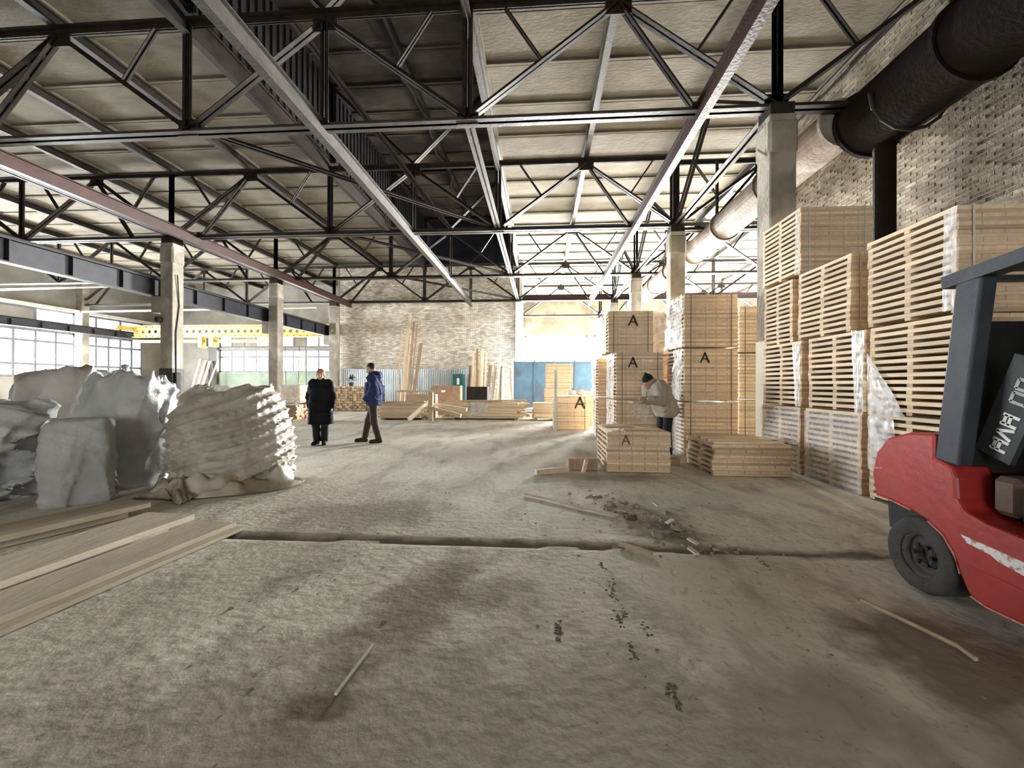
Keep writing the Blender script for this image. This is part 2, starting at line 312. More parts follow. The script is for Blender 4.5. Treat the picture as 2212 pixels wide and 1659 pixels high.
# ---- signed distance volumes meshed with surface nets (bags, people)
class Vol:
    def __init__(s, lo, hi, h):
        s.h = h; s.lo = np.array(lo, float); s.n = np.ceil((np.array(hi) - s.lo) / h).astype(int) + 1
        s.V = np.full(tuple(s.n), .3, np.float32)
    def sub(s, lo, hi):
        a = np.clip(np.floor((np.array(lo) - s.lo) / s.h).astype(int), 0, s.n); b = np.clip(np.ceil((np.array(hi) - s.lo) / s.h).astype(int) + 1, 0, s.n)
        g = [s.lo[i] + s.h * np.arange(a[i], b[i]) for i in range(3)]
        return tuple(slice(a[i], b[i]) for i in range(3)), np.meshgrid(*g, indexing='ij')
    def smin(s, sl, d, k):
        v = s.V[sl]
        if k <= 0: s.V[sl] = np.minimum(v, d); return
        hh = np.clip(.5 + .5 * (v - d) / k, 0, 1); s.V[sl] = v * (1 - hh) + d * hh - k * hh * (1 - hh)
    def cone(s, a, b, ra, rb, k=.03, m=.12):
        a = np.array(a, float); b = np.array(b, float); r = max(ra, rb) + m
        sl, (X, Y, Z) = s.sub(np.minimum(a, b) - r, np.maximum(a, b) + r)
        if 0 in X.shape: return
        d = b - a; L2 = max(1e-9, d @ d); t = np.clip(((X - a[0]) * d[0] + (Y - a[1]) * d[1] + (Z - a[2]) * d[2]) / L2, 0, 1)
        D = np.sqrt((X - a[0] - t * d[0]) ** 2 + (Y - a[1] - t * d[1]) ** 2 + (Z - a[2] - t * d[2]) ** 2) - (ra + (rb - ra) * t)
        s.smin(sl, D, k)
    def chain(s, pts, rs, k=.03):
        for i in range(len(pts) - 1): s.cone(pts[i], pts[i + 1], rs[i], rs[i + 1], k)
    def ell(s, c, r, k=.02, m=.1, Rm=None):
        c = np.array(c, float); r = np.array(r, float); e = r.max() + m
        sl, (X, Y, Z) = s.sub(c - e, c + e)
        if 0 in X.shape: return
        P = np.stack([X - c[0], Y - c[1], Z - c[2]], -1)
        if Rm is not None: P = P @ np.array(Rm)
        q = np.sqrt(((P / r) ** 2).sum(-1)); g = np.sqrt(((P / r ** 2) ** 2).sum(-1))
        s.smin(sl, np.where(g > 1e-6, q * (q - 1) / np.maximum(g, 1e-6), -r.min()), k)
    def grid(s): return np.meshgrid(*[s.lo[i] + s.h * np.arange(s.n[i]) for i in range(3)], indexing='ij')
    def mesh(s, name):
        V = s.V.astype(np.float64); V[0] = V[-1] = 1; V[:, 0] = V[:, -1] = 1; V[:, :, 0] = V[:, :, -1] = 1
        I = V < 0; nx, ny, nz = V.shape
        cnt = sum(I[i:nx - 1 + i, j:ny - 1 + j, k:nz - 1 + k].astype(np.int8) for i in (0, 1) for j in (0, 1) for k in (0, 1))
        act = (cnt > 0) & (cnt < 8); idx = np.full(act.shape, -1); ii = np.argwhere(act); idx[act] = np.arange(len(ii))
        acc = np.zeros((len(ii), 3)); num = np.zeros(len(ii))
        cs = [(i, j, k) for i in (0, 1) for j in (0, 1) for k in (0, 1)]
        for a in cs:
            for ax in range(3):
                if a[ax]: continue
                b = list(a); b[ax] = 1
                va = V[ii[:, 0] + a[0], ii[:, 1] + a[1], ii[:, 2] + a[2]]; vb = V[ii[:, 0] + b[0], ii[:, 1] + b[1], ii[:, 2] + b[2]]
                cr = (va < 0) != (vb < 0); t = np.where(cr, va / np.where(cr, va - vb, 1), 0)
                p = np.tile(np.array(a, float), (len(ii), 1)); p[:, ax] += t
                acc[cr] += p[cr]; num[cr] += 1
        vs = s.lo + s.h * (ii + acc / num[:, None]); F = []
        for ax in range(3):
            o1, o2 = [(1, 2), (2, 0), (0, 1)][ax]
            A = I; B = np.roll(I, -1, ax); E = A != B
            E[tuple(slice(-1, None) if q == ax else slice(None) for q in range(3))] = False
            e = np.argwhere(E); e = e[(e[:, o1] > 0) & (e[:, o2] > 0) & (e[:, o1] < V.shape[o1] - 1) & (e[:, o2] < V.shape[o2] - 1)]
            def cell(d1, d2):
                q = e.copy(); q[:, o1] -= d1; q[:, o2] -= d2; return idx[q[:, 0], q[:, 1], q[:, 2]]
            quad = np.stack([cell(1, 1), cell(0, 1), cell(0, 0), cell(1, 0)], 1)
            ins = I[e[:, 0], e[:, 1], e[:, 2]]; quad[~ins] = quad[~ins][:, ::-1]; F.append(quad)
        F = np.concatenate(F); F = F[(F >= 0).all(1)]
        me = bpy.data.meshes.new(name); me.from_pydata(vs.tolist(), [], F.tolist()); me.update()
        me.polygons.foreach_set('use_smooth', [True] * len(me.polygons))
        return me
def waves(X, Y, Z, seed, n, kmin, kmax, zs=1.):
    rr = np.random.RandomState(seed); out = 0
    for _ in range(n):
        d = rr.normal(size=3); d /= np.linalg.norm(d); k = rr.uniform(kmin, kmax)
        out = out + np.sin(k * (d[0] * X + d[1] * Y + zs * d[2] * Z) + rr.uniform(0, 6.28))
    return out / n

# ------------------------------------------------------------------ setting: floor
def spaced(a, b, lo, hi, fine, coarse):
    xs = [a]
    while xs[-1] < b:
        xs.append(xs[-1] + (fine if lo <= xs[-1] < hi else coarse))
    xs[-1] = b; return np.array(xs)
fx = spaced(-32.5, 24, -7, 6, .09, 1.3); fy = spaced(-14, 40, .7, 9, .06, 1.3)
FXg, FYg = np.meshgrid(fx, fy, indexing='ij')
FZ = .006 * waves(FXg, FYg, 0 * FXg, 3, 10, 2, 9) - .008
jy = 3.56 + .015 * np.sin(FXg * 3) + .01 * np.sin(FXg * 11)
FZ -= np.where(np.abs(FYg - jy) < .05, .022, 0) * ((FXg > -4) & (FXg < 6))
FZ -= np.clip(.016 - .03 * np.hypot((FXg - 1.05) / 1.0, (FYg - 4.1) / 1.3) ** 2, 0, 1) * (waves(FXg, FYg, 0 * FXg, 9, 6, 6, 16) > .1)
nx_, ny_ = FXg.shape
fv = np.stack([FXg, FYg, FZ], -1).reshape(-1, 3).tolist()
ff = [(i * ny_ + j, (i + 1) * ny_ + j, (i + 1) * ny_ + j + 1, i * ny_ + j + 1) for i in range(nx_ - 1) for j in range(ny_ - 1)]
fl = MB(); fl.v = fv; fl.f = ff
struct(fl.build('floor', floor_m, smooth=True), 'dusty brown-grey concrete floor with a dark joint across it', 'floor')

# ------------------------------------------------------------------ setting: ceiling of slabs on purlins, with a raised lantern
ZC = 9.3
ceil = bpy.data.objects.new('ceiling', None); C.objects.link(ceil); struct(ceil, 'roof of pale concrete slabs on dark steel purlins', 'ceiling')
sl = MB(); e = .012
sl.box(e, 3 - e, e, 1.5 - e, .06, .14)
for a in ((e, 3 - e, e, .09), (e, 3 - e, 1.41, 1.5 - e), (e, .12, .09, 1.41), (2.88, 3 - e, .09, 1.41)): sl.box(*a, 0, .06)
slab_me = None
def slab(x, y, z, mat_obj):
    o = inst('roof_panel', slab_me, mat_obj, (x, y, z + R.uniform(-.006, .006)), (0, R.uniform(-.002, .002), 0)); return o
first = sl.build('roof_panel', slab_m, ceil, (-13.5, 7.35, ZC)); slab_me = first.data
npan = 1
for bx, y0, y1 in ((-13.5, 7.35, 26.9), (-31.5, 7.35, 32), (4.5, 7.35, 38.3), (-1.5, 26.9, 38.3)):
    for i in range(6 if bx != -1.5 else 2):
        x = bx + 3 * i
        if bx == -13.5 and i in (2, 3): continue
        if bx == 4.5 and i > 4: continue
        y = y0
        while y < y1:
            if not (bx == -13.5 and i == 0 and y == 7.35) and npan < 298: slab(x, y, ZC, ceil); npan += 1
            y += 1.5
rest = MB()
rest.box(-31.5, -7.5, -14, 7.34, ZC, ZC + .14).box(-1.5, 22.5, -14, 7.34, ZC, ZC + .14).box(16.5, 22.5, 7.36, 39, ZC + .0, ZC + .14)
rest.box(-7.5, -1.5, -14, 2.5, ZC, ZC + .14)
rest.box(-31.5, 22.5, -14, 40, ZC + .2, ZC + .3)     # screed above the slabs (opened over the lantern below)
rest.v = rest.v[:-8]; rest.f = rest.f[:-6]
for x0, x1 in ((-32, -7.5), (-1.5, 23)): rest.box(x0, x1, -14, 40, ZC + .2, ZC + .3)
rest.box(-7.5, -1.5, 26.8, 40, ZC + .2, ZC + .3)
tag(rest.build('roof_deck', slab_m, ceil), kind='stuff')
for k in range(19):
    x = -31.5 + 3 * k
    if x in (-4.5,): continue
    y1 = 32.3 if x < -13.5 else (26.8 if x < -1.6 else 38.4)
    y0 = 2.4 if k else 2.4
    deep = .55 if x in (-7.5, -1.5) else .24
    b = MB(); b.bar((x, y0, ZC - deep / 2), (x, y1, ZC - deep / 2), .03, deep); b.bar((x, y0, ZC - .02), (x, y1, ZC - .02), .16, .03); b.bar((x, y0, ZC - deep), (x, y1, ZC - deep), .16, .03)
    b.build('purlin', steel if x != -1.5 else steel_grey, ceil)
# lantern over the middle of the main hall
lan = bpy.data.objects.new('ceiling_lantern', None); C.objects.link(lan); struct(lan, 'dark raised roof lantern over the middle of the main hall', 'roof lantern')
for sx in (-7.5, -1.5):
    for j in range(16):
        y = 2.5 + 1.5 * j
        b = MB(); b.box(sx - .03, sx + .03, y + .004, y + 1.496, ZC + .1, 12.12)
        for q in range(5): b.box(sx - .07, sx + .07, y + .1 + .3 * q, y + .16 + .3 * q, ZC + .1, 11.9)
        b.build('side_panel', soot, lan)
for i in range(2):
    for j in range(16):
        o = MB(); o.box(e, 3 - e, e, 1.5 - e, .05, .12).box(e, 3 - e, e, .1, 0, .05).box(e, 3 - e, 1.4, 1.5 - e, 0, .05)
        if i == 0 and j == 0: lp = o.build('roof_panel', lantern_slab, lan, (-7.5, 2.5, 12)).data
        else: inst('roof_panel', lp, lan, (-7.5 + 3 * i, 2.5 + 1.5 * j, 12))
for y in (2.4, 26.7): MB().box(-7.5, -1.5, y - .05, y + .05, ZC - .1, 12.1).build('end_panel', navy, lan)
for y in (2.35, 8.35, 14.35, 20.35, 26.2):
    b = MB(); b.angles((-7.4, y, ZC - .1), (-7.4, y, 12), .1).angles((-1.6, y, ZC - .1), (-1.6, y, 12), .1).angles((-7.4, y, 11.9), (-1.6, y, 11.9), .12)
    b.angles((-4.5, y, 9.1), (-7.3, y, 11.8), .09).angles((-4.5, y, 9.1), (-1.7, y, 11.8), .09)
    b.build('lantern_frame', steel, lan)
b = MB(); b.bar((-4.5, 2.5, 11.85), (-4.5, 26.5, 11.85), .2, .28); b.build('ridge_beam', steel, lan)
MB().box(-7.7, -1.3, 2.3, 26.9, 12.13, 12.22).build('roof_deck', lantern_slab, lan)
pts = [(-4.5 + .12 * math.sin(y * 1.7) + .06 * math.sin(y * 4.1), y, 11.55 + .08 * math.sin(y * 2.3)) for y in np.arange(6, 26, .4)]
b = MB(); b.tube(pts, .07, 8); b.build('sagging_strip', soot, lan, smooth=True)

# ------------------------------------------------------------------ setting: walls
def brick_wall(name, mat, back, bmat, u0, u1, z0, z1, place, label, parts_pred=None, bl=.25, bh=.065, pit=.262, pz=.078, holes=(), seed=1):
    """place(u,z,depth)->xyz ; bricks stand 10 mm proud of the mortar, uneven"""
    rr = random.Random(seed); root = back; stuff = MB(); one = []
    n = int((z1 - z0) / pz)
    for r in range(n):
        z = z0 + r * pz; u = u0 + (0 if r % 2 else -pit / 2)
        while u < u1:
            a, c = max(u, u0), min(u + bl, u1)
            if c - a > .04 and not any(h[0] < c and a < h[1] and h[2] < z + bh and z < h[3] for h in holes):
                d = .014 + rr.uniform(-.011, .012)
                if parts_pred and parts_pred((a + c) / 2, z) and len(one) < 300 and c - a > .2: one.append((a, c, z, d))
                else:
                    q = [(a, z), (c, z), (c, z + bh), (a, z + bh)]
                    stuff.add([place(x, y, 0) for x, y in q] + [place(x + (.004 if k in (0, 3) else -.004), y + (.004 if k < 2 else -.004), d) for k, (x, y) in enumerate(q)],
                              [(4, 5, 6, 7), (0, 1, 5, 4), (1, 2, 6, 5), (2, 3, 7, 6), (3, 0, 4, 7)])
            u += pit
    s = stuff.build('brick_courses', mat, root); tag(s, kind='stuff')
    at = s.data.attributes.new('tone', 'FLOAT', 'FACE'); nf = len(s.data.polygons)
    at.data.foreach_set('value', np.repeat(np.random.RandomState(seed).uniform(0, 1, nf // 5 + 1), 5)[:nf].astype(np.float32))
    if one:
        bm = MB(); L = .25
        q = [(0, 0), (L, 0), (L, bh), (0, bh)]
        p0 = Vector(place(0, 0, 0))
        bm.add([Vector(place(x, y, 0)) - p0 for x, y in q] + [Vector(place(x + (.005 if k in (0, 3) else -.005), y + (.005 if k < 2 else -.005), .012)) - p0 for k, (x, y) in enumerate(q)],
               [(4, 5, 6, 7), (0, 1, 5, 4), (1, 2, 6, 5), (2, 3, 7, 6), (3, 0, 4, 7)])
        me = None
        for a, c, z, d in one:
            if me is None: o = bm.build('brick', mat, root, place(a, z, d - .012)); me = o.data
            else: inst('brick', me, root, place(a, z, d - .012), None)

# back wall of the main hall
wb = MB(); wb.box(-13.4, -1.66, 26.9, 27.3, -.03, 9.55)
wb_o = struct(wb.build('wall_back', mortar), 'pale brick end wall of the main hall', 'wall')
brick_wall('wall_back', brick_pale, wb_o, None, -13.38, -1.67, .05, 9.5, lambda u, z, d: (u, 26.9 - d, z), '', seed=5)
MB().box(-1.66, -1.2, 26.7, 27.5, -.03, 9.3).build('wall_pier', white_paint, wb_o)  # white colour stands in for light on the wall end
MB().box(-13.4, -1.2, 26.84, 26.9, 9.25, 9.55).build('wall_cap', concrete, wb_o)
# right wall near the camera
wr = MB(); wr.box(7.5, 7.9, -14, 14.2, -.03, 9.55)
wr_o = struct(wr.build('wall_right', mortar), 'weathered brick wall on the right behind stacked wood', 'wall')
brick_wall('wall_right', brick_old, wr_o, None, 2.2, 14.2, 1.5, 9.25, lambda u, z, d: (7.5 - d, u, z), '',
           parts_pred=lambda u, z: 5.6 < u < 8.3 and 4.4 < z < 7.3, seed=8)
MB().box(7.44, 7.5, 2.2, 14.2, 9.2, 9.31).build('wall_cap', concrete, wr_o)

def window(name, label, place, u0, u1, z0, z1, cols, rows, extra=(), holes=(), dm=.13, frame_w=.12, pane_skip=()):
    """steel window: outer frame, mullion bars, glass panes; cols/rows are lists of positions"""
    root = bpy.data.objects.new(name, None); C.objects.link(root); struct(root, label, 'window')
    def bx(a, c, z, zz, d0, d1, n, m):
        vs = [place(u, q, d) for q in (z, zz) for d in (d0, d1) for u in (a, c)]
        MB().add(vs, [(0, 2, 3, 1), (4, 5, 7, 6), (0, 1, 5, 4), (2, 6, 7, 3), (0, 4, 6, 2), (1, 3, 7, 5)]).build(n, m, root, fix=True)
    for a, c, z, zz in ((u0, u1, z0, z0 + frame_w), (u0, u1, z1 - frame_w, z1)): bx(a, c, z, zz, 0, .1, 'rail', frame_m)
    for a in (u0, u1 - frame_w): bx(a, a + frame_w, z0, z1, 0, .1, 'stile', frame_m)
    cs = [u0] + list(cols) + [u1]; rs = [z0] + list(rows) + [z1]
    for c in cols: bx(c - dm / 2, c + dm / 2, z0 + frame_w, z1 - frame_w, .01, .08, 'mullion', frame_m)
    for r in rows: bx(u0 + frame_w, u1 - frame_w, r - dm / 2, r + dm / 2, .015, .07, 'transom', frame_m)
    for i in range(len(cs) - 1):
        for j in range(len(rs) - 1):
            opaque = (i, j) in pane_skip
            bx(cs[i] + .02, cs[i + 1] - .02, rs[j] + .02, rs[j + 1] - .02, .035, .045, 'board' if opaque else 'pane', plaster if opaque else glass_m)
    return root

# left outer wall with its strip windows
wl = bpy.data.objects.new('wall_left', None); C.objects.link(wl); struct(wl, 'left outer wall of the side bay with strip windows', 'wall')
b = MB(); b.box(-31.9, -31.5, -14, 32.8, -.03, 1.75).box(-31.9, -31.5, -14, 32.8, 6.1, 9.6).box(-31.9, -31.5, -14, 14.3, 1.75, 6.1).box(-31.9, -31.5, 30.9, 32.8, 1.75, 6.1)
b.box(-31.9, -31.5, 2.2, 30.9, 4.72, 5.15)
b.build('masonry', plaster, wl)
for i, y in enumerate((2.35, 8.35, 14.35, 20.35, 26.35)):
    MB().box(-31.5, -31.05, y - .22, y + .22, -.03, 9.3).build('pilaster', concrete, wl)
MB().box(-31.5, -31.2, 14, 32, 6.1, 6.3).build('ledge', white_paint, wl)
L_place = lambda u, z, d: (-31.55 - d, u, z)
wn = 1
for y0, y1 in ((14.6, 20.1), (20.6, 26.1), (26.6, 30.9)):
    cols = [y0 + (y1 - y0) * k / 5 for k in range(1, 5)]
    desc = {14.6: 'strip window of the left wall in the third bay',
            20.6: 'bright strip window of the left wall, left of the wall pier', 26.6: 'bright strip window of the left wall, between pier and corner'}[y0]
    window('window_%d' % wn, 'lower ' + desc, L_place, y0, y1, 1.75, 4.72, cols, [2.55, 4.0])
    window('window_%d' % (wn + 3), 'upper ' + desc, L_place, y0, y1, 5.15, 6.1, cols[::2], [], pane_skip=((1, 0),) if y0 == 20.6 else ())
    wn += 1
# back wall of the left bay
wbl = bpy.data.objects.new('wall_back_left', None); C.objects.link(wbl); struct(wbl, 'end wall of the left side bay, windows above green paint', 'wall')
b = MB(); b.box(-31.9, -26.4, 32.4, 32.8, -.03, 9.6).box(-26.4, -13.4, 32.4, 32.8, 5.3, 9.6).box(-16.9, -13.4, 32.4, 32.8, -.03, 5.3).box(-26.4, -16.9, 32.4, 32.8, 4.15, 4.32)
b.build('masonry', plaster, wbl)
MB().box(-26.4, -16.9, 32.4, 32.8, -.03, 2.3).build('green_dado', green_paint, wbl)
MB().box(-27.1, -26.4, 32.2, 32.4, -.03, 4.6).build('dark_pier', steel_grey, wbl)
B_place = lambda u, z, d: (u, 32.5 + d, z)
window('window_7', 'lower window row of the side bay end wall', B_place, -26.4, -16.9, 2.3, 4.15, [-26.4 + 9.5 * k / 9 for k in range(1, 9)], [3.55])
window('window_8', 'upper window row of the side bay end wall, partly boarded', B_place, -26.4, -16.9, 4.32, 5.3, [-26.4 + 9.5 * k / 9 for k in range(1, 9)], [],
       pane_skip=((1, 0), (2, 0), (4, 0), (6, 0)))
MB().box(-13.75, -13.35, 27.3, 32.8, -.03, 9.6).build('side_masonry', plaster, wbl)
dim_plaster = M('darkened_far_plaster', (.15, .135, .10), (.105, .095, .07), 1.0, .95, .3, c3=(.07, .06, .045), s3=.5, lo3=.5, hi3=.7)  # plaster colour darkened to offset the strong window light on the far wall
# far wall and its windows, seen past the end of the brick wall
wf = bpy.data.objects.new('wall_far', None); C.objects.link(wf); struct(wf, 'far pale wall with windows beyond the brick end wall', 'wall')
b = MB(); b.box(-2, 22.9, 38.5, 38.9, -.03, 1.6).box(-2, 22.9, 38.5, 38.9, 5.9, 9.6).box(-2, -1.5, 38.5, 38.9, 1.6, 5.9).box(17.5, 22.9, 38.5, 38.9, 1.6, 5.9).box(4.2, 4.8, 38.5, 38.9, 1.6, 5.9).box(10.2, 10.8, 38.5, 38.9, 1.6, 5.9)
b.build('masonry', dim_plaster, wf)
MB().box(-2.1, -1.7, 27.3, 38.9, -.03, 9.6).build('side_masonry', plaster, wf)
F_place = lambda u, z, d: (u, 38.6 + d, z)
for k, (x0, x1, d) in enumerate(((-1.5, 4.2, 'above the blue sheet partition'), (4.8, 10.2, 'behind the tall wood stacks'), (10.8, 17.5, 'at the right end'))):
    window('window_%d' % (9 + k), 'bright far wall window ' + d, F_place, x0, x1, 1.6, 5.9, [x0 + (x1 - x0) * q / 4 for q in range(1, 4)], [2.8, 4.2])
# far right outer wall of the right-hand bay and the return walls that close the building
wfr = bpy.data.objects.new('wall_far_right', None); C.objects.link(wfr); struct(wfr, 'outer wall of the right-hand bay with a strip window', 'wall')
b = MB(); b.box(22.5, 22.9, 14, 39, -.03, 1.8).box(22.5, 22.9, 14, 39, 7.2, 9.6).box(22.5, 22.9, 36.8, 39, 1.8, 7.2)
b.box(7.5, 22.9, 13.9, 14.2, -.03, 9.6); b.build('masonry', plaster, wfr)
window('window_12', 'tall strip window of the right-hand bay', lambda u, z, d: (22.6 + d, u, z), 14.2, 36.8, 1.8, 7.2, [14.2 + 22.6 * q / 10 for q in range(1, 10)], [3.6, 5.4])
wfc = bpy.data.objects.new('wall_front', None); C.objects.link(wfc); struct(wfc, 'unseen wall behind the camera with a gate opening added for fill light', 'wall')
b = MB(); b.box(-31.9, -4.5, -14.3, -14, -.03, 9.6).box(.5, 7.9, -14.3, -14, -.03, 9.6).box(-4.5, .5, -14.3, -14, 4.7, 9.6); b.build('masonry', plaster, wfc)  # gap in the unseen wall is made up to let fill light in

# columns
def column(label, x, y, top=6.45, m=concrete, cap=True):
    t = thing('column', label, 'column', (x, y, 0)); t['kind'] = 'structure'
    MB().bevbox(-.24, .24, -.24, .24, -.03, top, .02).build('shaft', m, t)
    if cap:
        MB().bevbox(-.27, .27, -.27, .27, top - .75, top - .12, .05).build('capital', m, t)
        MB().box(-.22, .22, -.22, .22, top, top + .22).build('bearing_plate', steel, t)
    return t
cl = [column('concrete column of the left row behind the white bags', -13.5, 14.35), column('concrete column of the left row behind the white-wrapped pack', -13.5, 20.35),
      column('concrete column of the left row at the brick end wall', -13.5, 26.35)]
MB().box(-.25, .25, -.25, .25, 0, 1.9).build('steel_jacket', steel_grey, cl[0])
MB().bevbox(.25, .36, -.2, .0, 1.0, 1.75, .02).build('switch_box', black, cl[0])
MB().tube([(.26, -.1, 1.75), (.27, -.12, 3.2), (.26, .02, 4.2), (.3, -.1, 5.3)], .02, 6).build('cable', black, cl[0])
cr = [column('concrete column beside the highest slatted packs on the right', 4.5, 8.35), column('concrete column of the right row behind the tallest front stack', 4.5, 14.35),
      column('third concrete column of the right row, behind the lettered stack', 4.5, 20.35), column('fourth concrete column of the right row by the far opening', 4.5, 26.35),
      column('fifth concrete column of the right row near the far wall', 4.5, 32.35)]
MB().box(-.248, .248, -.248, .248, 0, 2.2).build('pale_blue_paint', M('pale_blue_paint', (.60, .70, .72), (.7, .72, .68), 2, .8, .1), cr[0])
column('concrete column of the left row nearest the camera', -13.5, 8.35)

MB().bar((-.25, -.1, 5.72), (-.42, -.12, 5.82), .06, .05).build('white_lamp', white_paint, cr[0])
MB().bevbox(-.3, -.12, -.42, -.24, 3.55, 3.75, .03).build('spotlight', steel, cl[0])
# trusses
ZB, ZT = 6.7, 8.98
def truss(label, x0, y, bays, mb=steel, chord=steel, clip=None, hang=True):
    t = thing('roof_truss', label, 'truss', (x0, y, 0))
    n = bays; W = 3 * n
    MB().angles((0, 0, ZB), (W, 0, ZB), .13, .03, .02, battens=0).build('bottom_chord', chord, t)
    MB().angles((0, 0, ZT), (W, 0, ZT), .13, .03, .02, up=(0, 0, -1)).build('top_chord', mb, t)
    for k in range(n + 1):
        x = 3 * k
        if k % 2 == 0:
            MB().angles((x, 0, ZB), (x, 0, ZT), .09).build('vertical', mb, t)
            MB().box(x - .22, x + .22, -.012, .012, ZB - .08, ZB + .26).build('gusset', mb, t)
        else:
            MB().box(x - .26, x + .26, -.012, .012, ZT - .3, ZT + .06).build('gusset', mb, t)
            for sx in (-3, 3):
                if 0 <= x + sx <= W: MB().angles((x, 0, ZT - .05), (x + sx, 0, ZB + .05), .095, battens=3).build('diagonal', mb, t)
            if k + 1 <= n and x + 3 <= W and hang:
                if k == 1: MB().angles((x, 0, ZT - .05), (x - 1.9, 0, ZB), .08, battens=4).build('hanger', mb, t)
                elif k == n - 1: MB().angles((x, 0, ZT - .05), (x + 1.5, 0, ZB), .08, battens=4).build('hanger', mb, t)
                else: MB().angles((x, 0, ZT - .05), (x, 0, ZB), .07).build('hanger', mb, t)
        if k < n:
            xm = x + 1.5; a = (x, 0, ZB) if k % 2 == 0 else (x, 0, ZT); c = (x + 3, 0, ZT) if k % 2 == 0 else (x + 3, 0, ZB)
            MB().angles((xm, 0, (ZB + ZT) / 2), (xm + (.75 if k % 2 else -.75), 0, ZT - .03), .05).build('sub_strut', mb, t)
    return t
ys = [8.35, 14.35, 20.35, 26.35]
nm = ['nearest the camera', 'second from the camera', 'third from the camera', 'against the brick end wall']
for y, d in zip(ys, nm): truss('dark steel roof truss of the main hall, ' + d, -13.5, y, 6, chord=steel_grey if y < 20 else steel)
nm2 = ['nearest the camera', 'behind the first left column', 'behind the second left column', 'behind the third left column']
for y, d in zip(ys, nm2): truss('steel roof truss of the left side bay, ' + d, -31.5, y, 6, chord=steel_grey)
truss('short steel truss piece from the right column to the brick wall', 4.5, 8.35, 1, hang=False)
for y, d in zip((14.7, 20.35, 26.35, 32.35), ('beside the second right column', 'beside the third right column', 'beside the fourth right column', 'next to the far wall')):
    truss('steel roof truss of the right-hand bay, ' + d, 4.5, y, 6)
truss('steel roof truss beyond the brick end wall, over the blue partition', -1.5, 32.35, 2, hang=False)
MB().box(-1.2, 22, 26.62, 26.86, 6.75, 7.1).build('lintel_beam', steel_red); tag(bpy.data.objects['lintel_beam'], 'red-brown steel beam across the opening beside the brick end wall', 'beam')
# ties and bracing along the hall
def tie(label, p0, p1, a=.09, m=steel, name='roof_tie'):
    tag(MB().angles(p0, p1, a, battens=0).build(name, m), label, 'tie')
tie('long steel tie along the right column heads', (4.5, 8.35, 6.75), (4.5, 38, 6.75), .11, steel_grey)
tie('long steel tie along the left column heads', (-13.5, 8.35, 6.75), (-13.5, 26.3, 6.75), .11)
tie('long thin steel tie under the right lantern edge', (-1.5, 8.35, 6.75), (-1.5, 26.3, 6.75), .09, steel_grey)
tie('slanting brace from the second truss up to the nearest lantern frame', (-3.2, 14.3, 6.8), (-5.2, 8.4, 9.0), .08)
tie('horizontal cross brace between the first two trusses', (-7.3, 8.45, 6.8), (-1.7, 14.3, 6.8), .08)
tie('horizontal cross brace between the second and third trusses', (-7.3, 14.45, 6.8), (-1.7, 20.3, 6.8), .08)
tie('horizontal cross brace between the third truss and the end wall', (-7.3, 20.45, 6.8), (-1.7, 26.3, 6.8), .08)
for y0, d in ((8.4, 'first'), (14.4, 'second'), (20.4, 'third')):
    tie('cross brace between right column heads, %s bay, rising away' % d, (4.5, y0, 6.8), (4.5, y0 + 3, 8.9), .07)
    tie('cross brace between right column heads, %s bay, falling away' % d, (4.5, y0 + 3, 8.9), (4.5, y0 + 5.9, 6.8), .07)
# underslung crane rails
def rail(label, x, y0, y1, m, z=6.55):
    t = thing('crane_rail', label, 'crane rail', (x, y0, z))
    L = y1 - y0
    MB().box(-.012, .012, 0, L, -.16, .16).build('web', m, t)
    MB().box(-.08, .08, 0, L, .15, .175).build('flange', m, t); MB().box(-.08, .08, 0, L, -.185, -.16).build('flange', m, t)
    for y in ys:
        if y0 < y < y1: MB().box(-.06, .06, y - y0 - .06, y - y0 + .06, .17, .3).build('hanger_clip', steel, t)
rail('brown underslung crane rail near the left columns', -12.45, 3.5, 26.55, steel_red)
rail('grey underslung crane rail under the roof lantern', -4.5, 3.5, 26.55, steel_grey)
rail('red-brown underslung crane rail nearer the right columns', 3.0, 3.0, 26.9, steel_red)
# runway girders of the left bay
for x, d, z, m, y1 in ((-14.1, 'deep dark blue runway girder along the left column row', 4.85, steel_blue, 29.5), (-30.7, 'runway girder in front of the left strip windows', 4.93, steel_blue, 32)):
    t = thing('runway_girder', d, 'girder', (x, 2.5, z)); L = y1 - 2.5; hh = .31 if x > -20 else .2
    MB().box(-.015, .015, 0, L, -hh, hh).build('web', m, t)
    for s in (-1, 1): MB().box(-.15, .15, 0, L, s * hh - .02, s * hh + .02).build('flange', m, t)
    MB().box(-.04, .04, 0, L, hh + .02, hh + .1).build('rail', steel, t)
    for k in range(int(L / 1.5)): MB().box(-.13, .13, k * 1.5, k * 1.5 + .015, -hh + .02, hh - .02).build('stiffener', m, t)
for y in (14.35, 20.35, 26.35):
    MB().prism_x([(-.2, 0), (.2, 0), (.2, -.6), (-.2, -.6)], -.62, -.24).build('bracket', concrete, cl[ys.index(y) - 1], (0, 0, 4.52))
# white gas pipes across the left bay
for y, z, a, c, d in ((20.1, 6.27, -31, -22.4, 'long white pipe high in the left bay, at the picture edge'), (26.1, 6.2, -31, -14.6, 'long white pipe high in the left bay, behind the first left column')):
    tag(MB().tube([(a, y, z), (c, y, z + .12)], .06, 8).build('white_pipe', pipe_white, smooth=True), d, 'pipe')

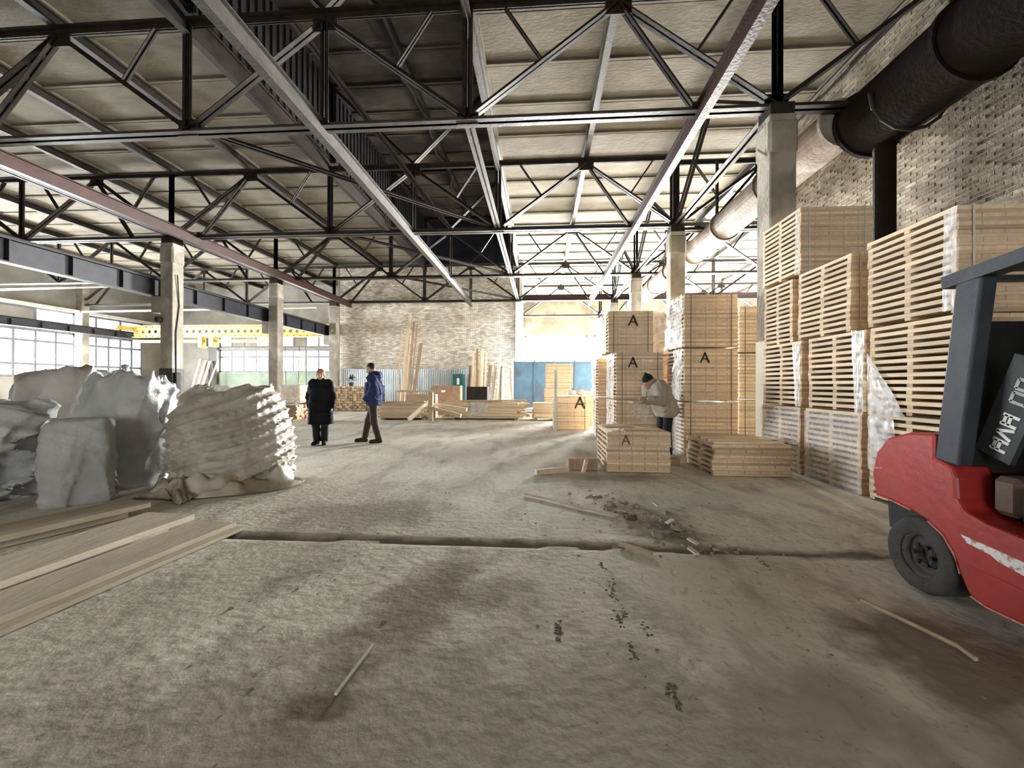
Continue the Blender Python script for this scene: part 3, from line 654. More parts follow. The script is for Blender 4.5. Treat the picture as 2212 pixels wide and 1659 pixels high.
# yellow overhead crane with round holes in its girder
cr_t = thing('overhead_crane', 'yellow overhead crane with round holes in its girder', 'crane', (-30.3, 29, 0))
g = MB(); W = 15.9; n = 32; st = W / n; h0, h1 = 4.82, 5.6; zc = (h0 + h1) / 2; rr = .135
for s_, yy in ((1, -.02), (-1, .02)):
    for k in range(n):
        cx = st * (k + .5); A = 16; ring = []; sq = []
        for q in range(A):
            a = 2 * PI * q / A; ca, sa = math.cos(a), math.sin(a); ring.append((cx + rr * ca, yy, zc + rr * sa))
            sc = 1 / max(abs(ca) / (st / 2), abs(sa) / ((h1 - h0) / 2)); sq.append((cx + sc * ca, yy, zc + sc * sa))
        m0 = len(g.v)
        g.add(ring + sq, [((q, (q + 1) % A, A + (q + 1) % A, A + q) if s_ > 0 else (A + q, A + (q + 1) % A, (q + 1) % A, q)) for q in range(A)])
        if s_ > 0: g.add([(x, -.02, z) for x, _, z in ring] + [(x, .02, z) for x, _, z in ring], [(q, A + q, A + (q + 1) % A, (q + 1) % A) for q in range(A)])
g.build('pierced_web', yellow, cr_t)
MB().box(0, W, -.14, .14, 5.6, 5.66).build('top_flange', yellow, cr_t); MB().box(0, W, -.14, .14, 4.76, 4.82).build('bottom_flange', yellow, cr_t)
MB().box(0, 11, -.09, .09, 4.38, 4.58).build('lower_rail', yellow, cr_t)
tr = MB().bevbox(5.3, 5.62, -.3, .3, 4.0, 4.75, .03).bevbox(6.1, 6.5, -.3, .3, 4.05, 4.7, .03).build('hoist_trolley', yellow, cr_t)
MB().tube([(5.86, 0, 4.7), (5.86, 0, 4.1)], .12, 12).build('hoist_drum', steel, tr); MB().tube([(5.86, -.02, 4.1), (5.86, -.02, 3.7)], .02, 6).build('hook_rope', steel, tr)
for x in (-.27, W + .2): MB().bevbox(x - .28, x + .28, -1.2, 1.2, 5.29, 5.55, .03).build('end_carriage', yellow, cr_t)

# ------------------------------------------------------------------ round ducts at the right
def duct(label, pts, r, m, flanges, name='round_duct'):
    t = thing(name, label, 'duct', (0, 0, 0))
    for i in range(len(pts) - 1):
        MB().tube([pts[i], pts[i + 1]], r, 28, cap=True).build('duct_section', m, t, smooth=False)
    for p in pts:
        if flanges:
            q = Vector(p); b = MB(); b.tube([q - Vector((0, .04, 0)), q + Vector((0, .04, 0))], r + .05, 28); b.build('flange', m, t)
    return t
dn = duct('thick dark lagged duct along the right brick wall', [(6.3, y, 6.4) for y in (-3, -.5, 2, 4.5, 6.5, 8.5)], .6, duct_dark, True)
MB().tube([(6.35, 8.2, 6.0), (6.35, 8.2, 2.6)], .17, 16).build('drop_pipe', duct_dark, dn)
for y in (3.2, 7.6): MB().tube([(6.3 + .66 * math.cos(a), y, 6.4 + .66 * math.sin(a)) for a in np.linspace(PI, 2 * PI, 9)] + [(6.96, y, 9.2)], .03, 6).build('strap', steel, dn)
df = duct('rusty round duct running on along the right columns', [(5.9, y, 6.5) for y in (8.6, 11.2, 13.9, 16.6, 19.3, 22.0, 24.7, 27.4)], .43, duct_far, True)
for y in (11.5, 14.5, 20.3): MB().box(5.86, 5.94, y - .04, y + .04, 6.9, 8.95).build('hanger_rod', steel, df)

# ------------------------------------------------------------------ packs of slatted pine panels
_cache = {}
def panel_meshes(w_, d_, t, g):
    key = (w_, d_, t, g)
    if key not in _cache:
        p = MB()
        nb = 5; bw = w_ / nb
        for k in range(nb): p.bevbox(k * bw + .002, (k + 1) * bw - .002, 0, d_, g, g + t, .004)
        me = bpy.data.meshes.new('panel'); me.from_pydata(p.v, [], p.f); me.materials.append(wood)
        q = MB().bevbox(0, w_, 0, .075, 0, g, .003); m2 = bpy.data.meshes.new('batten'); m2.from_pydata(q.v, [], q.f); m2.materials.append(wood_end)
        _cache[key] = (me, m2)
    return _cache[key]
def film(parent, p00, p10, p11, p01, amp, seed, m=film_m, nu=22, nv=26, name='stretch_film'):
    P = [Vector(p) for p in (p00, p10, p11, p01)]; nrm = (P[1] - P[0]).cross(P[3] - P[0]).normalized()
    U, V = np.meshgrid(np.linspace(0, 1, nu), np.linspace(0, 1, nv), indexing='ij')
    n = waves(U * 3, V * 4, U * 0, seed, 9, 2, 9) + .8 * np.abs(waves(U * 3, V * 3, U * 0, seed + 1, 5, 4, 14))
    vs = []
    for i in range(nu):
        for j in range(nv):
            u, v = U[i, j], V[i, j]
            p = P[0] * (1 - u) * (1 - v) + P[1] * u * (1 - v) + P[2] * u * v + P[3] * (1 - u) * v
            vs.append(p + nrm * amp * (1 + n[i, j]))
    fs = [(i * nv + j, (i + 1) * nv + j, (i + 1) * nv + j + 1, i * nv + j + 1) for i in range(nu - 1) for j in range(nv - 1)]
    return MB().add(vs, fs).build(name, m, parent, smooth=True)
def letter_A(parent, c, s, right, up, out, seed=0, name='letter_mark', m=None):
    c = Vector(c); r = Vector(right); u = Vector(up); o = Vector(out) * .004; b = MB(); rr = random.Random(seed)
    for (x0, y0), (x1, y1), wd in (((-.42, -.5), (.03, .5), .13), ((.4, -.52), (-.02, .48), .16), ((-.26, -.12), (.27, -.16), .11)):
        b.bar(c + (r * x0 + u * y0) * s + o, c + (r * x1 + u * y1) * s + o, .006, wd * s, (u * (x1 - x0) - r * (y1 - y0)) if True else up)
    return b.build(name, m or mark_black, parent)
def pack(label, x, y, z, w_=1.05, d_=1.1, n=13, pitch=.078, group=None, straps=True, mark=None, jit=.006, seed=0, lean=0, subs=True, feet=True, strap_m=None):
    rr = random.Random(seed + int(x * 100) + int(y * 10)); t_ = pitch * .56; g = pitch - t_
    t = thing('wood_pack', label, 'wood pack', (x, y, z), 0, group)
    me, m2 = panel_meshes(w_, d_, t_, g)
    for k in range(n):
        dx = rr.uniform(-jit, jit) + lean * k; dy = rr.uniform(-jit, jit)
        p = inst('panel', me, t, (dx, dy, k * pitch))
        if subs:
            for by in (0.0, d_ / 2 - .0375, d_ - .075): inst('batten', m2, p, (rr.uniform(-.004, .004), by, 0))
    H = n * pitch
    if straps:
        for sx in (.12, w_ - .12): MB().box(sx - .007, sx + .007, -.012 - jit, -.008 - jit, 0, H).build('strap', strap_m or strap_brown, t)
    if mark: letter_A(t, (mark[0], -.013 - jit, mark[1]), mark[2], (1, 0, 0), (0, 0, 1), (0, -1, 0), seed)
    return t
H = 13 * .078 + .012
# nearest row along the right, seen past the forklift
G1 = 'slatted wood packs along the right side'
r1 = [pack(l, 3.95 + dx, 4.22 + dy, k * H, seed=k, group=G1, lean=ln, strap_m=white_mark) for k, (l, dx, dy, ln) in enumerate((
    ('bottom slatted wood pack of the nearest stack, right behind the red forklift', .0, 0, 0), ('middle slatted wood pack of the nearest stack, behind the forklift post', .0, 0, .001),
    ('top slatted wood pack of the nearest stack, above the forklift roof', -.02, .0, 0)))]
r2 = [pack(l, 3.93 + dx, 5.42 + dy, k * H, seed=10 + k, group=G1, lean=ln, strap_m=white_mark) for k, (l, dx, dy, ln) in enumerate((
    ('bottom slatted wood pack of the second stack, between the low open stack and forklift', .02, .02, 0), ('middle slatted wood pack of the second stack, crumpled film down its edge', .04, -.02, 0),
    ('top slatted wood pack of the second stack, set back from the one below', .05, .26, .001)))]
r3 = [pack(l, 3.95 + dx, 6.64 + dy, k * H, seed=20 + k, group=G1, lean=ln, d_=dd, strap_m=white_mark) for k, (l, dx, dy, ln, dd) in enumerate((
    ('bottom slatted wood pack of the third stack, beside the pale blue column foot', .0, .02, 0, 1.1), ('second lowest slatted wood pack of the third stack, by the column', .03, .04, 0, 1.1),
    ('second highest slatted wood pack of the third stack, the narrowest of its stack', .08, .36, 0, .85), ('highest slatted wood pack of all, beside the column under the duct', .02, .05, 0, 1.1)))]
film(r1[2], (-.02, -.01, .02), (-.02, .12, .02), (-.02, .10, 1.0), (-.02, -.02, 1.0), -.012, 3)
film(r1[1], (-.015, 1.08, -.02), (-.015, .55, -.02), (-.015, 1.0, .62), (-.015, 1.09, .72), .014, 5)
film(r1[0], (-.015, 1.08, .35), (-.015, .62, .35), (-.015, .72, .98), (-.015, 1.08, .99), .014, 6)
film(r2[1], (-.015, .14, -.02), (-.015, -.01, -.02), (-.015, -.01, 1.0), (-.015, .2, 1.03), .016, 7)
film(r2[0], (-.012, 1.1, .0), (-.012, .0, .0), (-.012, .0, .98), (-.012, 1.1, .98), .003, 8, film_thin)
film(r3[3], (-.015, .1, .0), (-.015, -.01, -.03), (-.015, -.02, .98), (-.015, .08, 1.0), .013, 9)
film(r3[0], (-.012, 1.1, .0), (-.012, .0, .0), (-.012, .0, .98), (-.012, 1.1, .98), .003, 11, film_thin)
film(r3[1], (-.012, .12, .0), (-.012, .0, .0), (-.012, .0, .98), (-.012, .2, .98), .012, 12)
film(r1[2], (.4, .0, 1.03), (1.0, .0, 1.03), (1.0, .5, 1.06), (.4, .5, 1.06), .03, 13)
# second big group, in the middle
G2 = 'tall wood packs in the middle'
s2 = [pack(l, 2.77 + dx, 8.3, k * (H + .02), 1.0, 1.12, seed=30 + k, mark=mk, group=G2) for k, (l, dx, mk) in enumerate((
    ('bottom pack of the tallest middle stack, behind the low open stack', 0, None), ('middle pack of the tallest middle stack, black letter A high on its face', 0, (.38, .84, .2)),
    ('top pack of the tallest middle stack, film on its left side', 0, None)))]
film(s2[2], (-.02, 1.12, .02), (-.02, -.01, .0), (-.02, -.01, 1.02), (-.02, 1.12, 1.04), .022, 14)
film(s2[1], (-.02, .75, .0), (-.02, -.01, .0), (-.02, -.01, 1.02), (-.02, .5, 1.02), .02, 15)
film(s2[0], (-.02, .9, .0), (-.02, -.01, .0), (-.02, -.01, 1.02), (-.02, .9, 1.02), .016, 16, film_thin)
s1 = [pack('bottom pack of the left middle stack, torn film on its face', 1.63, 9.2, 0, 1.0, 1.1, seed=40, group=G2),
      pack('middle pack of the left middle stack, behind the worker in the black beanie', 1.63, 9.2, H + .02, 1.0, 1.1, seed=41, mark=(.35, .8, .22), group=G2),
      pack('top pack of the left middle stack, letter A near its top', 1.52, 9.6, 2 * H + .04, 1.0, 1.1, n=12, seed=42, mark=(.55, .72, .24), group=G2)]
film(s1[0], (-.02, 1.1, .0), (-.02, -.01, .0), (-.02, -.01, 1.02), (-.02, 1.1, 1.02), .024, 17)
film(s1[1], (-.02, 1.1, .0), (-.02, -.01, .0), (-.02, -.01, 1.02), (-.02, 1.1, 1.02), .024, 18)
film(s1[2], (-.02, 1.1, .0), (-.02, -.01, .0), (-.02, -.01, .95), (-.02, 1.1, .95), .024, 19)
film(s1[0], (.32, -.02, .68), (.62, -.02, .55), (.74, -.02, .98), (.3, -.02, .93), .025, 20, film_thin)
film(s1[1], (.5, -.02, .15), (.56, -.02, .15), (.55, -.02, .95), (.62, -.02, .95), -.01, 21)
s1b = [pack(l, 1.47, 10.9, k * (H + .02), 1.0, 1.1, seed=50 + k, group=G2, straps=False) for k, l in enumerate(('bottom film-wrapped pack behind the left middle stack', 'upper film-wrapped pack behind the left middle stack'))]
for k, p in enumerate(s1b): film(p, (-.02, 1.1, .0), (-.02, -.01, .0), (-.02, -.01, 1.02), (-.02, 1.1, 1.02), .026, 60 + k)
s1c = [pack(l, 2.68, 10.3, k * (H + .02), 1.0, 1.1, seed=55 + k, group=G2, straps=False) for k, l in enumerate(('bottom pack in the gap behind the worker', 'middle pack in the gap behind the worker', 'top pack in the gap behind the worker, shiny film on its front'))]
film(s1c[2], (-.02, -.02, .0), (1.0, -.02, .0), (1.0, -.02, 1.0), (-.02, -.02, 1.04), .025, 66)
s3 = [pack(l, 4.4, 9.6, k * (H + .02), 1.0, 1.1, seed=70 + k, group=G2) for k, l in enumerate(('bottom pack of the shaded stack behind the column', 'middle pack of the shaded stack behind the column', 'top pack of the shaded stack behind the column'))]
# low open stacks in front
la = pack('low open stack of boards, letter A on its face, in front of the worker', 1.02, 6.58, 0, .97, 1.15, n=8, seed=80, jit=.014, straps=False)
letter_A(la, (.29, -.028, .50), .15, (1, 0, 0), (0, 0, 1), (0, -1, 0), 3, 'letter_mark', strap_brown)
lb = pack('low wide open stack of boards between the worker and the slatted packs', 2.56, 6.41, 0, 1.13, 1.12, n=6, seed=81, jit=.022, straps=False)
def loose(label, c, L, wd, th, ang, m=wood_x, group=None, rx=0):
    o = MB().bevbox(-L / 2, L / 2, -wd / 2, wd / 2, 0, th, .004).build('loose_board', m); o.location = c; o.rotation_euler = (rx, 0, ang)
    return tag(o, label, 'board', group)
for k, (x, y, L, a) in enumerate(((.16, 6.72, .34, 1.35), (.3, 7.52, .5, .0), (.3, 7.3, .46, .05), (.72, 7.05, .42, -.9), (.55, 6.85, .5, .02))):
    loose('loose board on the lettered low stack, ' + ('at its left front corner, pointing away', 'along its back edge', 'just before its back edge', 'slanting across its middle', 'near its front edge')[k], (1.02 + x, y + (0 if y > 6.65 else .0), 8 * .078 + .002 + (.0 if k != 2 else .0)), L, .1, .025, a, group='loose boards on the lettered low stack')
for k, (x, y, L, a) in enumerate(((.3, 6.5, .55, .0), (.8, 6.52, .5, .0), (.35, 6.8, .6, .04), (.85, 6.85, .4, -.03), (.25, 7.1, .4, .02), (.75, 7.15, .6, .0), (.5, 7.4, .9, .0))):
    loose('loose board on the low wide stack, ' + ('at its left front corner', 'at its right front corner', 'second from the front, left', 'second from the front, right', 'third from the front, left, the short one', 'third from the front, right', 'long one along the back edge')[k], (2.56 + x, y, 6 * .078 + .002), L, .11, .035, a, group='loose boards on the wide low stack')
# lettered pack standing alone on the floor
G3 = 'packs beside the lumber pile'
pa = pack('lone brown pack marked A on the floor left of the tall stacks', .36, 12.6, 0, 1.07, 1.1, seed=90, mark=(.8, .82, .34), group=G3)
pack('brown pack half hidden behind the lone pack marked A', .85, 13.9, 0, 1.0, 1.1, seed=91, group=G3)
tag(MB().bevbox(.38, .47, 12.3, 12.36, .0, 1.78, .005).build('white_lath', white_paint), 'thin white lath standing upright before the lone pack', 'lath')
for k, (x, y, r_) in enumerate(((.92, 12.85, .11), (1.2, 13.0, .13), (1.6, 14.1, .12))):
    v = Vol((x - .4, y - .4, H - .1), (x + .4, y + .4, H + .5), .02); v.ell((x, y, H + .09), (r_ * 1.3, r_, r_ * .7)); X, Y, Z = v.grid(); v.V += (.025 * waves(X, Y, Z, k, 8, 12, 35)).astype(np.float32); v.V = np.maximum(v.V, (H - .004 - Z).astype(np.float32))
    tag(obj('film_bundle', v.mesh('film_bundle'), white_bundle), ('white film bundle on the lone pack, left one', 'white film bundle on the lone pack, right one', 'white film bundle on the half hidden pack')[k], 'film bundle')
for k, l in enumerate(('lower pale pack standing before the blue partition', 'upper pale pack standing before the blue partition')):
    pack(l, .15 + .06 * k, 20, k * 1.19, 1.3, 1.2, pitch=.09, seed=95 + k, group='pale packs at the blue partition', strap_m=white_mark)

# ------------------------------------------------------------------ blue sheet partition
t = thing('sheet_partition', 'blue sheet-steel partition below the far bright window', 'partition', (-1.55, 24, 0))
for k in range(4):
    MB().bevbox(k * 1.15 + .02, k * 1.15 + 1.13, 0, .05, .02, 2.68, .01).build('sheet_panel', blue_sheet, t)
for k in range(5): MB().box(k * 1.15 - .04, k * 1.15 + .04, -.03, .09, 0, 2.76).build('post', blue_sheet, t)
MB().box(0, 4.6, -.02, .07, 2.6, 2.68).build('top_rail', blue_sheet, t)
# corrugated sheet dado along the brick wall
t = thing('corrugated_fence', 'pale corrugated steel sheets along the foot of the brick wall', 'sheet fence', (-13.1, 26.5, 0))
prof = []
for k in range(8):
    x = k * .145
    prof += [(x, 0), (x + .05, 0), (x + .072, -.09), (x + .122, -.09)]
prof.append((8 * .145, 0))
cm = MB(); n = len(prof)
cm.add([(x, y, 0) for x, y in prof] + [(x, y, 2.32) for x, y in prof] + [(x, y + .006, 0) for x, y in prof] + [(x, y + .006, 2.32) for x, y in prof],
       [(i, i + 1, n + i + 1, n + i) for i in range(n - 1)] + [(2 * n + i + 1, 2 * n + i, 3 * n + i, 3 * n + i + 1) for i in range(n - 1)] + [(n + i, n + i + 1, 3 * n + i + 1, 3 * n + i) for i in range(n - 1)])
o = cm.build('steel_sheet', corr_m, t); o.location = (0, 0, .02)
for k in range(1, 8): inst('steel_sheet', o.data, t, (k * 1.17, 0, .02 + R.uniform(-.015, .015)))
# dark green cabinet
t = thing('metal_cabinet', 'narrow dark green metal cabinet against the corrugated sheets', 'cabinet', (-5.55, 25.7, 0))
MB().bevbox(0, .7, 0, .45, .02, 2.0, .015).build('body', green_sheet, t); MB().bevbox(.04, .66, -.025, 0, .1, 1.95, .01).build('door', green_sheet, t)
MB().box(.3, .46, -.032, -.025, 1.35, 1.75).build('notice', pipe_white, t)

# ------------------------------------------------------------------ lumber in the middle distance
def beam(b, p0, p1, wd, ht): return b.bar(p0, p1, wd, ht)
def board_part(t, p0, p1, wd, ht, m=wood_x): return MB().bar(p0, p1, wd, ht).build('board', m, t)
def lumber(label, x, y, L, D, rows, cols, bh=.05, rz=0, m=wood_x, seed=0, gap=.012, jl=.12, cat='lumber stack', name='lumber_stack', loose_n=0):
    rr = random.Random(seed); t = thing(name, label, cat, (x, y, 0), rz); bw = D / cols
    for s in (.15, .85): MB().box(L * s - .05, L * s + .05, 0, D, 0, .07).build('bearer', wood_dark, t)
    for r in range(rows):
        for c in range(cols):
            a = rr.uniform(0, jl); e2 = L - rr.uniform(0, jl); z = .072 + r * (bh + .004)
            MB().bevbox(a, e2, c * bw + gap / 2, (c + 1) * bw - gap / 2, z + rr.uniform(-.004, .004), z + bh, .004).build('board', m, t)
    zt = .072 + rows * (bh + .004) + .012
    for k in range(loose_n):
        ln = rr.uniform(.5, .95) * L; a = rr.uniform(-.1, L - ln + .15); y0 = rr.uniform(.05, D - .1); dy = rr.uniform(-.3, .3)
        MB().bar((a, y0, zt + .03 * (k % 3)), (a + ln, min(max(y0 + dy, -.1), D + .1), zt + .03 * (k % 3) + rr.uniform(0, .04)), .11, .03).build('board', m, t)
    return t
lumber('long stack of pale boards in front of the leaning boards', -3.9, 15.9, 3.45, 1.0, 9, 5, .06, .0, wood_x, 1, jl=.5, loose_n=6)
lumber('long low stack of boards behind the people, left of the crossed beams', -6.35, 15.4, 2.2, 1.0, 8, 5, .062, .12, wood_x, 2, jl=.45, loose_n=6)
lumber('short neat board stack left of the lone pack marked A', -.35, 15.8, 1.0, 1.0, 10, 6, .055, 0, wood_x, 3)
lumber('low lumber stack behind the white bags, left of the woman', -10.4, 14.5, 1.6, .9, 8, 6, .06, .0, wood_pink, 4)
G4 = 'crossed beams on the lumber pile'
def lone(label, p0, p1, wd, ht, name='timber_beam', cat='beam', m=wood_x, group=None):
    p0 = Vector(p0); p1 = Vector(p1); o = MB().bar(p0 - p0, p1 - p0, wd, ht).build(name, m); o.location = p0
    return tag(o, label, cat, group)
lone('squared beam slanting down to the floor before the lumber pile', (-4.75, 14.7, .09), (-4.15, 15.35, .72), .14, .12, group=G4)
lone('upright short post standing in the lumber pile', (-4.1, 15.25, .0), (-4.1, 15.3, 1.05), .16, .14, group=G4)
lone('upper squared beam lying across the lumber pile to the right', (-4.1, 15.15, .50), (-2.9, 14.95, .22), .13, .12, group=G4)
lone('lower squared beam end sticking out of the lumber pile', (-4.0, 15.45, .6), (-2.75, 15.3, .42), .13, .12, group=G4)
# white cloth hanging over the lumber
t = thing('film_scrap', 'white film scrap hanging over the long board stack', 'film', (-2.75, 15.893, 0))
film(t, (.05, .0, .652), (.7, .0, .652), (.68, .35, .652), (.1, .3, .652), .012, 34, white_bundle, name='film_sheet')
film(t, (0, 0, .1), (.75, 0, .3), (.7, 0, .66), (.05, 0, .66), .03, 33, white_bundle, name='film_sheet')
# trestle with boards and a pale box
t = thing('trestle', 'rough wooden trestle table behind the lumber pile', 'trestle', (-6.1, 17.4, 0))
for x in (.05, .65, 1.3): MB().bar((x, 0, 0), (x + .03, 0, 1.05), .06, .06).build('leg', wood, t); MB().bar((x, .6, 0), (x + .03, .6, 1.05), .06, .06).build('leg', wood, t)
MB().bevbox(-.05, 1.9, -.05, .65, 1.02, 1.1, .006).build('top', wood_x, t)
tag(MB().bevbox(-5.55, -4.3, 16.75, 17.1, .0, .95, .01).build('timber_crate', wood_x), 'pale board box standing before the trestle', 'box')
tag(MB().bevbox(-4.9, -3.6, 18.4, 18.9, 0, 1.3, .01).build('plank_box', wood_pink), 'brownish plank-sided box behind the trestle', 'box')
tag(MB().bevbox(-3.55, -2.55, 19.6, 20.4, 0, 1.25, .02).build('dark_bin', steel), 'dark bin behind the plank-sided box', 'bin')
# leaning boards
LK = [0]
def lean(label, x, z, dx, wd, y=26.2, group=None, m=wood_v):
    LK[0] += 1; y -= .065 * (LK[0] % 7); p0 = (x, y - .45, .0); p1 = (x + dx, y - .02, z)
    return lone(label, p0, p1, wd, .045, 'leaning_board', 'board', m, group)
GA = 'tall boards leaning on the brick wall'
for k, (x, z, dx, wd, m, l) in enumerate(((-9.1, 5.0, .2, .1, wood_v, 'thin pale board leaning at the left of the tall group'), (-8.8, 5.9, .45, .16, wood_v, 'tallest board leaning on the brick wall'),
                                          (-8.55, 4.6, .1, .24, wood_v, 'broad pale board in the middle of the tall leaning group'), (-8.35, 5.35, .3, .14, wood_dark, 'brown board leaning behind the broad pale one'),
                                          (-8.2, 5.2, .4, .1, wood_dark, 'dark slim board leaning in the tall group'), (-8.0, 3.95, .45, .22, wood_dark, 'shortest board of the tall group, tilting right'))):
    lean(l, x, z, dx, wd, 26.2, GA, m)
ORD = 'first second third fourth fifth sixth seventh eighth ninth tenth eleventh twelfth thirteenth fourteenth fifteenth sixteenth seventeenth eighteenth'.split()
for k, (x, z, dx, wd) in enumerate(((-4.55, 2.55, .05, .16), (-4.42, 2.4, .1, .1), (-4.3, 3.45, .03, .11), (-4.15, 2.5, -.05, .2), (-4.0, 3.6, .0, .12), (-3.85, 3.5, .05, .1), (-3.7, 3.6, .06, .14), (-3.55, 3.4, .1, .12),
                                    (-3.35, 2.6, .15, .2), (-3.1, 2.55, .25, .18), (-2.85, 2.45, .35, .14), (-2.75, 3.6, .25, .1), (-2.55, 2.5, .1, .16), (-2.35, 2.4, .0, .18), (-2.1, 3.0, .35, .12), (-1.95, 2.5, .2, .14), (-1.75, 2.4, -.2, .1), (-1.6, 2.2, -.15, .1))):
    lean('%s board from the left in the row leaning beside the blue partition' % ORD[k], x, z, dx, wd, 26.2, 'row of boards leaning beside the blue partition', wood_v if k % 4 else wood_dark)
# wall of square bars at the left, white-wrapped pack
def bar_stack(label, x, y, W_, Hh, D, s, m, seed, name='bar_stack'):
    rr = random.Random(seed); t = thing(name, label, 'timber stack', (x, y, 0)); nx, nz = int(W_ / s), int(Hh / s); me = {}
    for i in range(nx):
        for j in range(nz):
            if (0) not in me: o = MB().bevbox(.006, s - .006, 0, D, .006, s - .006, .008).build('bar', m, t); me[0] = o.data
            else: o = inst('bar', me[0], t, (0, 0, 0))
            o.location = (i * s, rr.uniform(-.08, .08), j * s)
    return t
bar_stack('pinkish stack of square bars behind the woman', -12.2, 20.6, 1.5, 1.3, 1.2, .125, wood_pink, 5)
bar_stack('pale stack of square bars between the woman and the man', -10.6, 20.6, 1.9, 1.25, 1.2, .125, wood_x, 6)
tag(MB().bevbox(-8.6, -8.2, 20.5, 21.4, 0, 1.3, .02).build('dark_cupboard', black), 'black upright cupboard beside the pale bar stack', 'cupboard')
t = thing('wrapped_pack', 'white-wrapped pack raised on dark stands by the left column', 'wrapped pack', (-11.75, 18, 0))
MB().bevbox(0, .95, 0, .9, .5, 1.3, .04).build('boards', wood_pink, t)
film(t, (-.02, -.02, .5), (.97, -.02, .42), (.97, -.02, 1.3), (-.02, -.02, 1.32), .03, 44)
for x in (.1, .75): MB().box(x, x + .12, .1, .8, 0, .5).build('stand', steel, t)
t = thing('potted_plant', 'small dark green plant standing on the pale bar stack', 'plant', (-9.85, 21, 1.25))
MB().lathe([(0, 0), (.1, 0), (.14, .2), (.12, .2), (.0, .17)], (0, 0, 1), (0, 0, 0), 14).build('pot', steel_grey, t)
lf = MB()
for k in range(40):
    a = R.uniform(0, 6.28); el = R.uniform(.2, 1.4); d = Vector((math.cos(a) * math.cos(el), math.sin(a) * math.cos(el), math.sin(el))); p = d * R.uniform(.1, .32) + Vector((0, 0, .2)); s = d.cross(Vector((0, 0, 1))).normalized() * .04
    lf.add([p, p + d * .07 + s, p + d * .15, p + d * .07 - s], [(0, 1, 2, 3)])
tag(lf.build('foliage', M('plant_leaf', (.05, .09, .05), (.03, .06, .035), 5, .6, 0), t), kind='stuff')
# heaps of pale material at the foot of the left bay windows
def heap(name, label, cat, c, rx, ry, rz, m, seed, h=.05):
    v = Vol((c[0] - rx - .2, c[1] - ry - .2, -.05), (c[0] + rx + .2, c[1] + ry + .2, rz + .3), h)
    v.ell((c[0], c[1], 0), (rx, ry, rz), 0, .3); X, Y, Z = v.grid(); v.V += (.09 * waves(X, Y, Z, seed, 10, 3, 14)).astype(np.float32); v.V = np.maximum(v.V, (-.02 - Z).astype(np.float32))
    return tag(obj(name, v.mesh(name), m), label, cat)
lumber('pale board heap behind the column at the left', -17.6, 19.5, 3.0, 1.2, 12, 8, .07, .1, wood_x, 7, jl=.6, loose_n=7)
lumber('pale board heap left of the second left column', -16.6, 23.5, 3.2, 1.2, 14, 6, .07, -.05, wood_x, 8, jl=.6, loose_n=7)
for k, (x, dx) in enumerate(((-27.9, .2), (-27.5, .3), (-27.0, .2), (-26.6, .5))): lone('%s board from the left leaning on the side bay end wall' % ORD[k], (x, 31.2 - .06 * k, 0), (x + dx, 32.1 - .06 * k, 3.4 - .1 * k), .2, .05, 'leaning_board', 'board', wood_v, 'boards leaning on the side bay wall')
# yellow trestle frames in front of the far left window
for k, x in enumerate((-19.9, -18.3)):
    t = thing('scaffold_frame', ('thin rusty scaffold frame before the side bay window, nearer the pier', 'thin rusty scaffold frame before the side bay window, nearer the brick wall')[k], 'scaffold', (x, 30.2, 0))
    for dx in (0, .7): MB().tube([(dx, 0, 0), (dx + (.1 if dx == 0 else -.1), 0, 4.2)], .025, 6).build('upright', steel_red, t)
    for z in (1.4, 2.6, 3.4): MB().tube([(.03, 0, z), (.67, 0, z)], .02, 6).build('rung', yellow, t)
    MB().tube([(.05, 0, 1.4), (.62, 0, 2.6)], .015, 6).build('brace', yellow, t)

